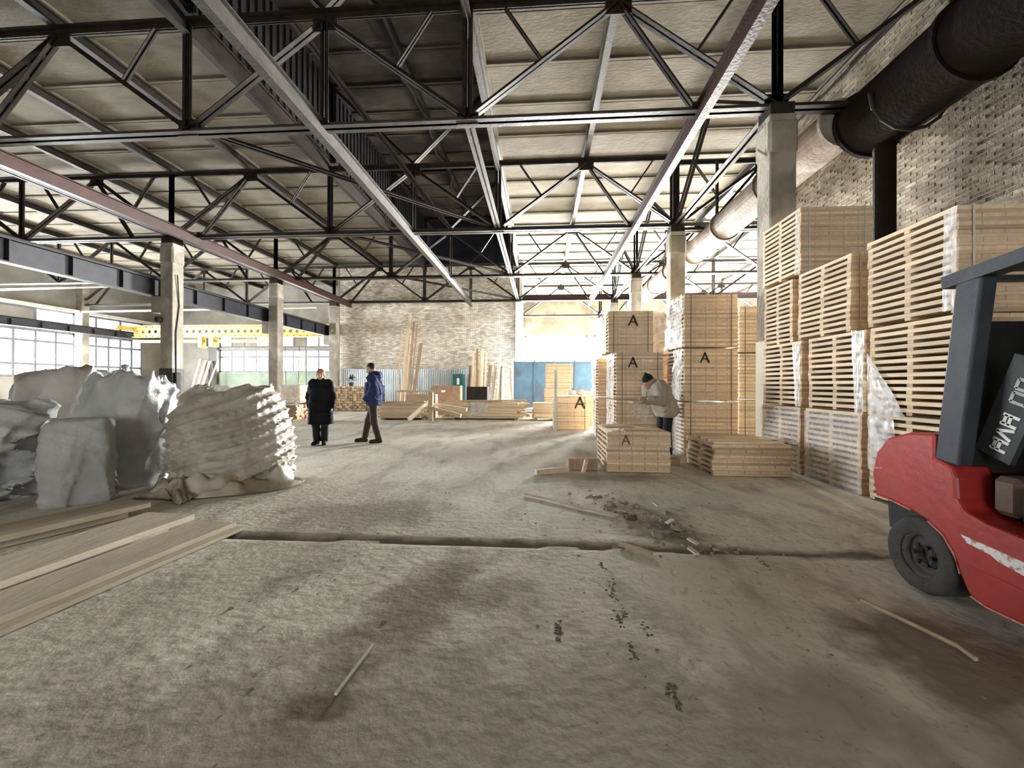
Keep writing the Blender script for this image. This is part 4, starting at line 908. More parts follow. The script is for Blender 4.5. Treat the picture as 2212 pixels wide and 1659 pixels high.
# ------------------------------------------------------------------ big white bags
def creases(X, Y, Z, seed, n, k0, k1, zs=1.):
    rr = np.random.RandomState(seed); out = 0 * X
    for _ in range(n):
        d = rr.normal(size=3); d /= np.linalg.norm(d); k = rr.uniform(k0, k1); e_ = rr.normal(size=3); e_ /= np.linalg.norm(e_)
        wp = 1.1 * np.sin(3.1 * (e_[0] * X + e_[1] * Y + e_[2] * Z) + rr.uniform(0, 6.3))
        m_ = np.clip(np.sin(2.3 * (e_[2] * X - e_[0] * Y + e_[1] * Z) + rr.uniform(0, 6.3)) + .35, 0, 1)
        out = out + m_ * (1 - np.abs(np.sin(k * (d[0] * X + d[1] * Y + zs * d[2] * Z) + wp))) ** 3
    return out
def big_bag(label, c, rx, ry, h, m, seed, sq=3., lean=(0, 0), amp=.05, pleat=.03, top_dip=.0, cell=.03, bulge=.1, fold_dir=(1, .5, 2.5), name='bulk_bag', taper=.0, rz=0., crease=.045, tilt=(0, 0), rnd=.16):
    cx, cy = c; v = Vol((cx - rx * 1.6, cy - ry * 1.6, -.06), (cx + rx * 1.6, cy + ry * 1.6, h * 1.3), cell)
    X, Y, Z = v.grid(); zz = np.clip(Z / h, 0, 1.2); sc = 1 + bulge * np.sin(np.clip(zz, 0, 1) * PI) - .2 * np.clip(zz - .72, 0, 1) + taper * (.5 - zz)
    xx = X - cx - lean[0] * Z; yy = Y - cy - lean[1] * Z
    x = (xx * math.cos(rz) + yy * math.sin(rz)) / (rx * sc); y = (-xx * math.sin(rz) + yy * math.cos(rz)) / (ry * sc)
    wv = waves(X, Y, Z, seed, 8, 2, 6)
    rad = (np.abs(x) ** sq + np.abs(y) ** sq) ** (1 / sq)
    top = h * (1 + .10 * waves(X, Y, 0 * Z, seed + 5, 6, 2, 7)) + tilt[0] * (X - cx) + tilt[1] * (Y - cy) - top_dip * np.clip(1 - rad * 1.3, 0, 1)
    dd = (rad - 1) * min(rx, ry); ee = Z - top; k = rnd
    hh = np.clip(.5 - .5 * (dd - ee) / k, 0, 1); d = dd * (1 - hh) + ee * hh + k * hh * (1 - hh)
    ph = fold_dir[0] * X * 9 + fold_dir[1] * Y * 9 + fold_dir[2] * Z * 9 + 5 * wv
    d = d + amp * wv - pleat * ((1 - np.abs(np.sin(ph))) ** 2 - .3) - .5 * pleat * ((1 - np.abs(np.sin(2.3 * ph + 3 * X))) ** 2 - .3)
    d = d - crease * creases(X, Y, Z, seed + 3, 9, 4, 11) - .012 * waves(X, Y, Z, seed + 9, 8, 14, 30)
    v.V = np.maximum(d, -.015 - Z).astype(np.float32)
    t = thing(name, label, 'bag', (0, 0, 0)); obj('sack', v.mesh('sack'), m, t); return t
def collar(t, c, rx, ry, z, hgt, m, seed, a0=0., a1=6.28, n=90):
    """gathered open mouth of a bag: a crumpled strip standing round its top"""
    vs = []; q = 7; rr = np.random.RandomState(seed); ph = rr.uniform(0, 6.3, 6)
    for i in range(n):
        a = a0 + (a1 - a0) * i / (n - 1)
        for j in range(q):
            w_ = j / (q - 1); f = math.sin(7 * a + ph[0] + 2 * w_) + .7 * math.sin(13 * a + ph[1] - 3 * w_) + .5 * math.sin(23 * a + ph[2])
            r_ = 1 - .16 * w_ + .035 * w_ * f; hh = hgt * (.65 + .35 * math.sin(3 * a + ph[3]) + .12 * math.sin(11 * a + ph[4]))
            vs.append((c[0] + rx * r_ * math.cos(a), c[1] + ry * r_ * math.sin(a), z + hh * w_ + .03 * f * w_))
    fs = [(i * q + j, (i + 1) * q + j, (i + 1) * q + j + 1, i * q + j + 1) for i in range(n - 1) for j in range(q - 1)]
    MB().add(vs, fs).build('bag_mouth', m, t, smooth=True)
b1 = big_bag('big dusty white bag with slanting pleats, rightmost beside the walkway', (-4.2, 5.5), .62, .58, 1.24, bag_brown, 3, 2.3, (-.05, 0), .035, .06, .12, fold_dir=(.62, .4, -2.3), bulge=.16, taper=.22, tilt=(.03, .05), crease=.018)
collar(b1, (-4.26, 5.5), .54, .50, 1.10, .22, film_brown, 5)
b2 = big_bag('tall white bag with a shiny crown between the pleated bag and front bag', (-5.62, 5.32), .43, .36, 1.36, bag_m, 11, 2.8, (.02, 0), .05, .015, .1, fold_dir=(2, .5, .6), bulge=.06)
collar(b2, (-5.55, 5.3), (.38), .33, 1.26, .15, film_grey, 6)
b3 = big_bag('large white bag with a pinkish lid at the rear left', (-7.5, 6.3), .75, .6, 1.50, bag_top, 17, 2.3, (0, 0), .05, .01, .0)
b4 = big_bag('smaller smooth white bag standing in front', (-5.28, 4.43), .27, .22, .93, bag_m, 23, 6, (-.02, 0), .02, .012, .0, bulge=.05, cell=.022, rz=.75, crease=.03, taper=-.12, rnd=.05)
b5 = big_bag('slumped grey-white bag at the left picture edge', (-6.82, 4.66), .56, .44, 1.12, bag_m, 29, 2.2, (0, .05), .07, .03, .0, fold_dir=(.8, .4, 1.8), crease=.07, taper=.2)
v = Vol((-7.6, 7.6, 1.0), (-6.3, 8.6, 1.9), .03); v.ell((-6.95, 8.1, .9), (.42, .3, .75), 0); v.cone((-6.98, 8.1, 1.5), (-6.98, 8.1, 1.68), .1, .03, .1); X, Y, Z = v.grid(); v.V += (.02 * waves(X, Y, Z, 8, 8, 6, 20)).astype(np.float32)
bb = big_bag('blue-grey bag with a tied neck showing behind the white bags', (-7.9, 7.4), .34, .3, 1.42, bluegrey_m, 41, 2.2, (0, 0), .04, .02, .0)
MB().lathe([(.16, 1.36), (.06, 1.5), (.03, 1.58), (.07, 1.7), (.0, 1.72)], (0, 0, 1), (-7.9, 7.4, 0), 12).build('tied_neck', bluegrey_m, bb, smooth=True)
# loose sheet crumpled round the foot of the pleated bag
def sheet(name, label, cat, poly_fn, nu, nv, m, z_fn):
    vs = []; 
    for i in range(nu):
        for j in range(nv):
            u, v_ = i / (nu - 1), j / (nv - 1); x, y = poly_fn(u, v_); vs.append((x, y, z_fn(u, v_, x, y)))
    fs = [(i * nv + j, (i + 1) * nv + j, (i + 1) * nv + j + 1, i * nv + j + 1) for i in range(nu - 1) for j in range(nv - 1)]
    return tag(MB().add(vs, fs).build(name, m, smooth=True, fix=True), label, cat)
def ring_xy(u, v_):
    a = -2.55 + 2.75 * u; r_ = .62 + .26 * v_ + .06 * math.sin(9 * u) * v_; return -4.18 + r_ * 1.0 * math.cos(a), 5.45 + r_ * math.sin(a)
def ring_z(u, v_, x, y):
    f = math.sin(22 * u + 3 * v_) * .5 + math.sin(41 * u - 5 * v_) * .3 + math.sin(13 * u + 9 * v_) * .4
    return max(.006, .20 * (1 - v_) ** 1.2 + .055 + .12 * f * (1 - .55 * v_) - .05 * v_) if v_ < .97 else .006
sheet('crumpled_sheet', 'crumpled dusty sheet lying round the foot of the pleated bag', 'sheet', ring_xy, 90, 14, tarp_m, ring_z)
def sh2(u, v_): return -4.75 + .75 * u - .1 * v_, 4.45 + .42 * v_ + .12 * math.sin(4 * u)
sheet('film_heap', 'small crumpled film heap in front of the tall bag', 'film', sh2, 30, 20, tarp_m, lambda u, v_, x, y: max(.008, .16 * math.sin(PI * u) * math.sin(PI * v_) * (1 + .5 * math.sin(16 * u + 7 * v_)) + .03 * math.sin(30 * v_ + 11 * u)))

# ------------------------------------------------------------------ planks on the floor at the left
def plank(label, far, near, wd, z, th=.045, name='floor_plank'):
    p0 = Vector((*near, z + th / 2)); p1 = Vector((*far, z + th / 2)); o = MB().bar(p0 - p1, Vector((0, 0, 0)), wd, th).build(name, plank_m, bevel=.004); o.location = p1
    return tag(o, label, 'plank', 'wide planks stacked on the floor')
dv = Vector((-.12, -1.45)).normalized()
def pl(label, fx_, fy_, L, wd, z, th=.045, ang=0): 
    d = Vector((-.062 + ang, -1)).normalized() * L
    return plank(label, (fx_, fy_), (fx_ + d.x, fy_ + d.y), wd, z, th)
pl('wide plank farthest from the walkway, next to the bags', -4.22, 4.1, 3.6, .42, .072, .05, -.25)
pl('middle wide plank of the plank stack', -3.50, 3.72, 3.2, .50, .072, .05, -.0)
pl('upper wide plank nearest the walkway', -3.01, 3.68, 3.4, .40, .031, .04, -.02)
pl('lower plank peeping out under the one nearest the walkway', -2.93, 3.7, 3.4, .40, .0, .03, -.02)
pl('narrow bearer under the middle wide plank', -3.55, 3.6, 2.9, .3, .0, .07, -.0)
pl('narrow bearer under the plank next to the bags', -4.24, 3.95, 3.2, .2, .0, .07, -.25)
# debris on the floor
lone('short pale batten on the floor joint', (.66, 3.57, .012), (.88, 3.38, .012), .05, .022, 'floor_batten', 'batten', wire_m)
lone('pale squared timber lying left of the lettered low stack', (-.08, 6.28, .04), (.42, 6.5, .04), .09, .07, 'floor_timber', 'timber', wood_x)
lone('upright pale offcut beside the lettered low stack', (.66, 6.55, .0), (.70, 6.5, .2), .07, .03, 'wood_offcut', 'offcut', wood_x)
lone('dark square block beside the lettered low stack', (.42, 6.75, .09), (.88, 6.8, .09), .26, .18, 'dark_block', 'block', wood_dark)
lone('dark block between the two low stacks', (2.05, 7.3, .05), (2.35, 7.32, .05), .16, .1, 'dark_block', 'block', wood_dark)
tag(MB().tube([(-.2, 5.1, .012), (.1, 4.9, .014), (.45, 4.6, .012), (.8, 4.34, .012)], .012, 6).build('thin_lath', wire_m), 'long thin lath on the floor before the rubble', 'lath')
tag(MB().tube([(2.0, 2.75, .01), (2.08, 2.5, .013), (2.14, 2.3, .013), (2.13, 2.2, .01)], .012, 6).build('bent_rod', wire_m), 'thin bent rod on the floor below the forklift wheel', 'rod')
lone('pale scraped lath lying at the front left of the floor', (-.885, 1.75, .006), (-.86, 2.1, .006), .014, .010, 'pale_lath', 'lath', white_paint)
rub = MB(); rr = random.Random(12)
def chunk(b, x, y, s, sz=.5):
    vs = []
    for z, q in ((0, 1), (sz, .7)):
        for k in range(5):
            a = 2 * PI * k / 5 + rr.uniform(-.4, .4); vs.append((x + s * q * math.cos(a) * rr.uniform(.6, 1.2), y + s * q * math.sin(a) * rr.uniform(.6, 1.2), -.012 + z * s * rr.uniform(.7, 1.2)))
    b.add(vs, [(4, 3, 2, 1, 0), (5, 6, 7, 8, 9)] + [(k, (k + 1) % 5, 5 + (k + 1) % 5, 5 + k) for k in range(5)])
for k in range(260):
    u = rr.random(); x = .62 + .75 * u + rr.gauss(0, .16); y = 5.2 - 1.7 * u + rr.gauss(0, .18); chunk(rub, x, y, abs(rr.gauss(.0, .015)) + .005)
for k in range(500): chunk(rub, rr.uniform(-2, 2.3), rr.uniform(1.2, 6), abs(rr.gauss(0, .006)) + .003)
tag(rub.build('rubble', rubble_m), 'broken concrete crumbs scattered over the floor before the low stacks', 'rubble', None, 'stuff')
big = MB(); names = 0
for ck, (x, y, s) in enumerate(((.78, 4.75, .07), (.9, 4.3, .08), (1.28, 4.05, .07), (1.18, 4.35, .06), (1.05, 3.85, .07), (1.33, 4.5, .05))):
    b = MB(); chunk(b, 0, 0, s, .6); o = b.build('concrete_chunk', rubble_m if s < .075 else dirt); o.location = (x, y, .0); tag(o, 'concrete chunk in the rubble patch, ' + ('farthest left one', 'left one of the middle', 'dark one at the right edge', 'one between the splinters', 'one nearest the floor joint', 'farthest right one')[ck], 'chunk', 'concrete chunks in the rubble patch')
for k, (x, y, a) in enumerate(((1.22, 4.15, .6), (1.3, 4.72, 1.9), (1.32, 3.62, 2.2), (1.24, 3.4, 2.0))):
    lone('small white splinter at the rubble patch, ' + ('in its middle', 'farthest from the camera', 'on the floor joint', 'nearest the camera')[k], (x, y, .01), (x + .09 * math.cos(a), y + .09 * math.sin(a), .03), .04, .012, 'white_splinter', 'splinter', white_paint, 'white splinters in the rubble')
clod = MB()
for (x, y) in ((.46, 3.17), (.49, 2.9), (.47, 2.75), (.5, 2.53), (.58, 2.35), (.45, 2.45), (.47, 2.14), (.58, 1.89), (.1, 2.3), (-.25, 2.6), (1.7, 3.3)):
    for q in range(24): chunk(clod, x + rr.gauss(0, .011), y + rr.gauss(0, .05), rr.uniform(.008, .017), .35)
tag(clod.build('dirt_track', dirt), 'line of dark dirt clods running over the near floor', 'dirt', None, 'stuff')

# ------------------------------------------------------------------ forklift
X0, X1 = 2.47, 3.55
fk = thing('forklift', 'red forklift with dark overhead guard at the right edge', 'forklift', (0, 0, 0))
def arc(cy, cz, r, a0, a1, n): return [(cy + r * math.cos(a), cz + r * math.sin(a)) for a in np.linspace(a0, a1, n)]
# side profile (y, z): rear end at the large y, front towards the camera
cw = [(3.27, .54), (3.30, .70), (3.26, .86), (3.16, .98), (2.98, 1.04), (2.80, 1.05), (2.80, .90), (2.70, .87), (2.67, .80), (2.66, .68), (2.62, .62), (2.50, .585), (2.31, .565), (1.6, .5), (1.0, .47),
      (.98, .14), (1.6, .12), (2.31, .12), (2.52, .115), (2.60, .15), (2.645, .24), (2.68, .34), (2.75, .43), (2.85, .485), (2.98, .52), (3.12, .54)]
b = MB(); b.prism_x(cw, X0, X0 + .22); b.prism_x(cw, X1 - .22, X1)
b.build('side_panel', red_paint, fk, bevel=.018, fix=True)
MB().prism_x([(3.28, .56), (3.31, .70), (3.27, .85), (3.17, .97), (2.98, 1.03), (2.82, 1.04), (2.82, .56)], X0 + .2, X1 - .2).build('counterweight', red_paint, fk, bevel=.02, fix=True)
MB().box(X0 + .22, X1 - .22, 1.0, 2.85, .2, .5).build('chassis', black, fk)
def wheel(x, y, r, wd, n):
    t = MB().lathe([(r * .56, .0), (r * .62, -.012), (r * .9, -.015), (r, .03), (r, wd - .03), (r * .9, wd), (r * .5, wd)], (1, 0, 0), (x, y, r), 40).build('wheel', rubber, fk, smooth=True)
    MB().lathe([(0, .07), (r * .2, .07), (r * .22, .03), (r * .3, .03), (r * .34, .06), (r * .5, .045), (r * .57, -.0), (r * .6, .01)], (1, 0, 0), (x, y, r), 32).build('hub', M('hub_grey', (.09, .085, .08), (.05, .05, .045), 6, .7, .1), t, smooth=True)
    for k in range(6):
        a = k * PI / 3; MB().tube([(x + .02, y + r * .26 * math.cos(a), r + r * .26 * math.sin(a)), (x + .045, y + r * .26 * math.cos(a), r + r * .26 * math.sin(a))], .014, 6).build('nut', steel, t)
    for k in range(20):
        pass
for x in (X0 + .0, X1 - .2): wheel(x, 2.915, .245, .2, 0)
for x in (X0 + .0, X1 - .26): wheel(x, 1.35, .33, .26, 0)
MB().box(X0 + .24, X1 - .24, 2.86, 2.96, .2, .3).build('rear_axle', black, fk)
# overhead guard
for x in (X0 + .05, X1 - .05):
    MB().bar((x, 2.735, .88), (x, 2.60, 1.98), .09, .15, (0, 1, 0)).build('rear_post', post_m, fk, bevel=.012)
    MB().bar((x, 1.25, .5), (x, 1.55, 2.06), .07, .09, (0, 1, 0)).build('front_post', post_m, fk, bevel=.01)
    MB().bar((x, 2.76, 1.985), (x, 1.5, 2.11), .1, .075).build('roof_rail', post_m, fk)
for k in range(7): MB().bar((X0 + .08, 2.72 - .19 * k, 2.0 + .018 * k), (X1 - .08, 2.72 - .19 * k, 2.0 + .018 * k), .07, .03).build('roof_bar', post_m, fk)
MB().box(X0 + .12, X1 - .12, 2.70, 2.72, .84, 1.74).build('rear_dark_sheet', black, fk)  # black sheet added to darken the view through the cab
MB().box(X1 - .06, X1 - .04, 1.5, 2.7, .6, 1.98).build('side_dark_sheet', black, fk)  # second added black sheet, darkens the far side of the cab
MB().prism_x([(3.26, .54), (2.98, .52), (2.9, .40), (3.24, .32)], X0 + .08, X1 - .08).build('tow_block', black, fk, fix=True)
# seat, hood, gas bottle with lettering, steering column
MB().bevbox(X0 + .24, X1 - .24, 1.95, 2.78, .5, .82, .04).build('engine_hood', black, fk)
st = MB().bevbox(X0 + .34, X1 - .34, 1.95, 2.4, .82, .95, .04).build('seat', black, fk)
MB().bevbox(X0 + .34, X1 - .34, 2.36, 2.5, .9, 1.62, .04).build('backrest', black, st)
MB().bevbox(X0 + .12, X0 + .3, 2.45, 2.6, .62, .84, .03).build('brown_box', M('brown_leather', (.13, .085, .06), (.09, .06, .045), 6, .6, .1), fk)
MB().bevbox(X0 + .08, X0 + .28, 2.2, 2.42, .60, .80, .03).build('battery_box', black, fk)
MB().bar((X0 + .54, 1.55, .5), (X0 + .54, 1.78, 1.1), .07, .07).build('steering_column', black, fk)
MB().lathe([(.15, 0), (.17, .012), (.15, .024), (.14, .012), (.15, 0)], (0, .35, .94), (X0 + .54, 1.8, 1.12), 24).build('steering_wheel', black, fk)
# leaning dark panel behind the post that carries the pale letters
Q0 = Vector((X0 + .16, 2.60, .98)); Q1 = Vector((X0 + .16, 2.42, 1.45)); qd = (Q1 - Q0).normalized(); qs = Vector((0, qd.z, -qd.y))
pn = MB().bar(Q0 - qd * .04, Q1 + qd * .05, .03, .20, qs).build('side_guard', M('dark_grey_guard', (.03, .034, .037), (.05, .055, .058), 6, .6, .1), fk)
def glyph(strokes, c, s, m):
    bb_ = MB()
    for (x0, y0), (x1, y1) in strokes:
        p = c + qd * (x0 * s * .8) + qs * (y0 * s); q = c + qd * (x1 * s * .8) + qs * (y1 * s); o = Vector((-.018, 0, 0))
        bb_.bar(p + o, q + o, .004, .2 * s, (q - p).cross(Vector((1, 0, 0))))
    return bb_.build('letter', m, pn)
HH = [((-.4, -.5), (-.4, .5)), ((.4, -.5), (.4, .5)), ((-.4, 0), (.4, 0)), ((-.4, .3), (.4, .3))]
AA = [((-.45, -.5), (0, .5)), ((.45, -.5), (0, .5))]
OO = [((-.4, -.45), (-.4, .45)), ((.4, -.45), (.4, .45)), ((-.4, .45), (.4, .45)), ((-.4, -.45), (.4, -.45))]
for gl, t_, m_ in ((HH, .04, white_mark), (AA, .115, white_mark), (HH, .19, white_mark), (OO, .32, grey_mark), (OO, .395, grey_mark)):
    glyph(gl, Q0 + qd * t_ * 1.02 + qs * -.015, .085, m_)
# worn white lettering band on the red flank
wm = bpy.data.materials.new('worn_white_decal'); wm.use_nodes = True; N = wm.node_tree.nodes; L = wm.node_tree.links
tc = N.new('ShaderNodeTexCoord'); nz = N.new('ShaderNodeTexNoise'); nz.inputs['Scale'].default_value = 26; nz.inputs['Detail'].default_value = 5
L.new(tc.outputs['Object'], nz.inputs['Vector']); mr = N.new('ShaderNodeMapRange'); mr.inputs[1].default_value = .52; mr.inputs[2].default_value = .6; L.new(nz.outputs[0], mr.inputs[0])
mx = N.new('ShaderNodeMix'); mx.data_type = 'RGBA'; mx.inputs[6].default_value = (.74, .70, .69, 1); mx.inputs[7].default_value = (.42, .2, .18, 1); L.new(mr.outputs[0], mx.inputs[0]); L.new(mx.outputs[2], N['Principled BSDF'].inputs['Base Color'])
MB().prism_x([(2.635, .478), (2.2, .438), (1.8, .405), (1.8, .34), (2.25, .368), (2.43, .40), (2.47, .422), (2.60, .44)], X0 - .004, X0 + .01).build('white_decal', wm, fk, fix=True)
MB().bar((X0 - .002, 2.60, .31), (X0 - .002, 1.4, .26), .006, .012).build('body_crease', red_paint, fk)
chip = M('chipped_paint_edge', (.62, .34, .27), (.45, .16, .13), 30, .7, 0)
for pts_ in ([(2.645, .24), (2.68, .34), (2.75, .43), (2.85, .485)], [(2.98, .52), (3.12, .54), (3.25, .545)], [(2.31, .125), (2.50, .12), (2.58, .14)], [(3.29, .74), (3.2, .755)]):
    MB().tube([(X0 + .002, y, z) for y, z in pts_], .006, 6).build('worn_edge', chip, fk)
MB().box(X0 + .1, X0 + .3, .2, 1.2, .03, .1).build('fork', steel, fk); MB().box(X1 - .3, X1 - .1, .2, 1.2, .03, .1).build('fork', steel, fk)
MB().box(X0 + .15, X0 + .25, 1.05, 1.2, .1, 2.1).box(X1 - .25, X1 - .15, 1.05, 1.2, .1, 2.1).build('mast', steel, fk)

# ------------------------------------------------------------------ people
def rotm(a):
    c, s = math.cos(a), math.sin(a); return np.array([[c, -s, 0], [s, c, 0], [0, 0, 1]])
def person(label, loc, rz, J, body_extra, garments, hd_dir, hair=None, cell=.011):
    """J: joints in local space, x to the person's right-hand side negative... facing +y"""
    t = thing('person', label, 'person', loc, rz)
    pts = np.array([v for k, v in J.items()]); lo = pts.min(0) - .3; hi = pts.max(0) + .3; lo[2] = -.02
    v = Vol(lo, hi, cell)
    for s in 'LR':
        v.chain([J['hip' + s], J['knee' + s], J['ank' + s]], [.085, .055, .038]); a = np.array(J['ank' + s]); f = np.array(J['toe' + s])
        v.cone(a + [0, 0, -.02], f, .036, .03, .03); v.cone(a + [0, 0, -.03] - .05 * (f - a) / np.linalg.norm(f - a), f, .032, .028, .03)
        v.chain([J['sh' + s], J['el' + s], J['wr' + s]], [.055, .043, .028])
    pel = np.array(J['pelvis']); ch = np.array(J['chest']); sh = (np.array(J['shL']) + np.array(J['shR'])) / 2
    ax = np.array(J['shR'], float) - np.array(J['shL'], float); ax /= np.linalg.norm(ax)
    v.cone(pel - ax * .08, pel + ax * .08, .10, .10); v.cone(ch - ax * .09, ch + ax * .09, .115, .115); v.cone(pel, ch, .13, .13, .06)
    v.cone(np.array(J['shL']), np.array(J['shR']), .06, .06, .06); v.cone(sh, ch, .09, .11, .06)
    hc = np.array(J['head'], float); f = np.array(hd_dir, float); f /= np.linalg.norm(f); sd = np.cross(f, [0, 0, 1.]); sd /= np.linalg.norm(sd); up = np.cross(sd, f)
    Rm = np.stack([sd, f, up], 1)
    v.cone(sh + np.array([0, 0, .03]), hc - up * .05 - f * .02, .058, .052, .03)
    v.ell(hc + up * .02 - f * .01, (.076, .096, .105), .02, .1, Rm); v.ell(hc - up * .055 + f * .03, (.055, .06, .065), .03, .1, Rm)
    v.cone(hc + up * .01 + f * .088, hc - up * .03 + f * .112, .012, .017, .015, .04); v.cone(hc - up * .075 + f * .078, hc - up * .08 + f * .08, .022, .02, .02, .05)
    for q in (-1, 1):
        v.ell(hc + sd * q * .08 - up * .01, (.014, .026, .036), .008, .04, Rm); v.cone(hc + up * .03 + f * .082 + sd * q * .015, hc + up * .03 + f * .07 + sd * q * .05, .014, .012, .015, .04)
        v.cone(hc - up * .06 + f * .085, hc - up * .06 + f * .08 + sd * q * .02, .009, .008, .008, .03)
    # hands: palm, four unequal bent fingers and a thumb from the side of the palm
    for s in 'LR':
        wv = np.array(J['wr' + s], float); d = np.array(J.get('hdir' + s, (0, .1, -1)), float); d /= np.linalg.norm(d); pn_ = np.array(J.get('hpal' + s, (1, 0, 0)), float)
        pn_ -= d * (pn_ @ d); pn_ /= np.linalg.norm(pn_); sw = np.cross(d, pn_)
        for q in (-1, 0, 1): v.cone(wv + d * .01 + sw * q * .012, wv + d * .085 + sw * q * .028, .016, .014, .012, .05)
        for q, L_ in zip((-1.5, -.5, .5, 1.5), (.062, .078, .083, .07)):
            b0 = wv + d * .085 + sw * q * .021; b1 = b0 + d * L_ * .5 + pn_ * .008; b2 = b1 + (d * .75 + pn_ * .65) * L_ * .5
            v.cone(b0, b1, .0105, .0098, .004, .03); v.cone(b1, b2, .0098, .0085, .004, .03)
        th0 = wv + d * .03 + sw * .03; th1 = th0 + (d * .6 + sw * .7 + pn_ * .3) * .042; th2 = th1 + (d * .9 + pn_ * .35) * .032
        v.cone(th0, th1, .014, .012, .008, .03); v.cone(th1, th2, .012, .009, .004, .03)
    body_extra and body_extra(v)
    obj('body', v.mesh('body'), skin, t)
    for q in (-1, 1):
        e_ = MB().lathe([(.0, .012), (.009, .009), (.012, 0), (.009, -.009), (0, -.012)], (0, 0, 1), tuple(hc + up * .012 + f * .078 + sd * q * .034), 10).build('eye', black, t, smooth=True)
    for nm_, m_, fn in garments:
        g_ = Vol(lo, hi, cell); fn(g_, J, dict(hc=hc, f=f, sd=sd, up=up, sh=sh, ch=ch, pel=pel, ax=ax, Rm=Rm)); obj(nm_, g_.mesh(nm_), m_, t)
    return t
def wrinkle(g, seed, a, k0=14, k1=40, zs=1.8):
    X, Y, Z = g.grid(); g.V += (a * waves(X, Y, Z, seed, 9, k0, k1, zs)).astype(np.float32)
def clipz(g, z, below=True):
    X, Y, Z = g.grid(); g.V = np.maximum(g.V, ((z - Z) if below else (Z - z)).astype(np.float32))
def legs(r0, r1, r2, bot=.1):
    def fn(g, J, q):
        for s in 'LR': g.chain([J['hip' + s], J['knee' + s], np.array(J['ank' + s]) + [0, 0, .0]], [r0, r1, r2], .03)
        g.cone(q['pel'] - q['ax'] * .08, q['pel'] + q['ax'] * .08, .115, .115, .05); wrinkle(g, 3, .006); clipz(g, bot)
    return fn
def shoes(h):
    def fn(g, J, q):
        for s in 'LR':
            a = np.array(J['ank' + s], float); f = np.array(J['toe' + s], float); d = (f - a); d[2] = 0; d /= np.linalg.norm(d)
            g.cone(a + [0, 0, h - .08], a + [0, 0, -.03], .052, .05, .02); g.cone(a - d * .04 + [0, 0, -.035], f + d * .015, .045, .042, .03); g.cone(a + [0, 0, -.01], f, .045, .04, .03)
        clipz(g, .0)
    return fn
def std(H=1.0, stance=.1):
    J = dict(hipL=(-.09, 0, .90), hipR=(.09, 0, .90), kneeL=(-.10, .02, .49), kneeR=(.10, .02, .49), ankL=(-stance, -.01, .085), ankR=(stance, -.01, .085), toeL=(-stance - .03, .15, .035), toeR=(stance + .03, .15, .035),
             pelvis=(0, 0, .95), chest=(0, 0, 1.26), shL=(-.175, 0, 1.43), shR=(.175, 0, 1.43), elL=(-.235, -.02, 1.14), elR=(.235, -.02, 1.14), wrL=(-.24, .06, .90), wrR=(.24, .06, .90), head=(0, .02, 1.63),
             hdirL=(0, .15, -1), hdirR=(0, .15, -1), hpalL=(1, 0, 0), hpalR=(-1, 0, 0))
    return {k: (tuple(np.array(v_) * H) if not k.startswith('hd') and not k.startswith('hp') else v_) for k, v_ in J.items()}
# woman in a long black quilted coat, facing the camera and a little to her left
def coat(g, J, q):
    for s in 'LR': g.chain([J['sh' + s], J['el' + s], np.array(J['wr' + s]) + [0, 0, .02]], [.085, .075, .06], .04)
    for a, r0, r1 in ((-1, .155, .15), (0, .165, .165), (1, .155, .15)): g.cone(q['pel'] + q['ax'] * a * .09, q['ch'] + q['ax'] * a * .09, r0, r1, .05)
    g.cone(np.array(J['shL']), np.array(J['shR']), .085, .085, .06)
    for a in (-1, 0, 1): g.cone(q['pel'] + q['ax'] * a * .1, np.array([a * .12, .0, .46]), .15, .15, .05)
    g.cone(q['sh'] + [0, 0, .02], q['sh'] + [0, .01, .11], .085, .075, .03)
    X, Y, Z = g.grid(); g.V += (.012 * (np.abs(np.sin(Z * PI / .11)) - .6) * -1).astype(np.float32); wrinkle(g, 5, .006)
    clipz(g, .46); clipz(g, q['sh'][2] + .13, False)
def hair_short(g, J, q):
    g.ell(q['hc'] + q['up'] * .035 - q['f'] * .022, (.092, .105, .108), .0, .1, q['Rm']); g.cone(q['hc'] - q['up'] * .03 - q['f'] * .05, q['hc'] - q['up'] * .075 - q['f'] * .05, .075, .06, .04)
    X, Y, Z = g.grid(); d = (X - q['hc'][0]) * q['f'][0] + (Y - q['hc'][1]) * q['f'][1] + (Z - q['hc'][2]) * q['f'][2]; u = (X - q['hc'][0]) * q['up'][0] + (Y - q['hc'][1]) * q['up'][1] + (Z - q['hc'][2]) * q['up'][2]
    g.V = np.maximum(g.V, np.minimum(d - .045, .085 - u).astype(np.float32)); wrinkle(g, 6, .004, 60, 120)
Jw = std(.955, .085)
Jw['elR'] = (.25, -.03, 1.08); Jw['wrR'] = (.235, .03, .86); Jw['elL'] = (-.25, -.03, 1.08); Jw['wrL'] = (-.245, .03, .86)
person('woman with short ginger hair in a long black coat, standing', (-4.92, 9.0, 0), PI + .22, Jw, None,
       [('coat', coat, None)] and [('coat', coat_black, coat), ('trousers', trouser_black, legs(.1, .085, .075, .07)), ('shoes', black, shoes(.1)), ('hair', hair_red, hair_short)], (-.12, 1, -.02))
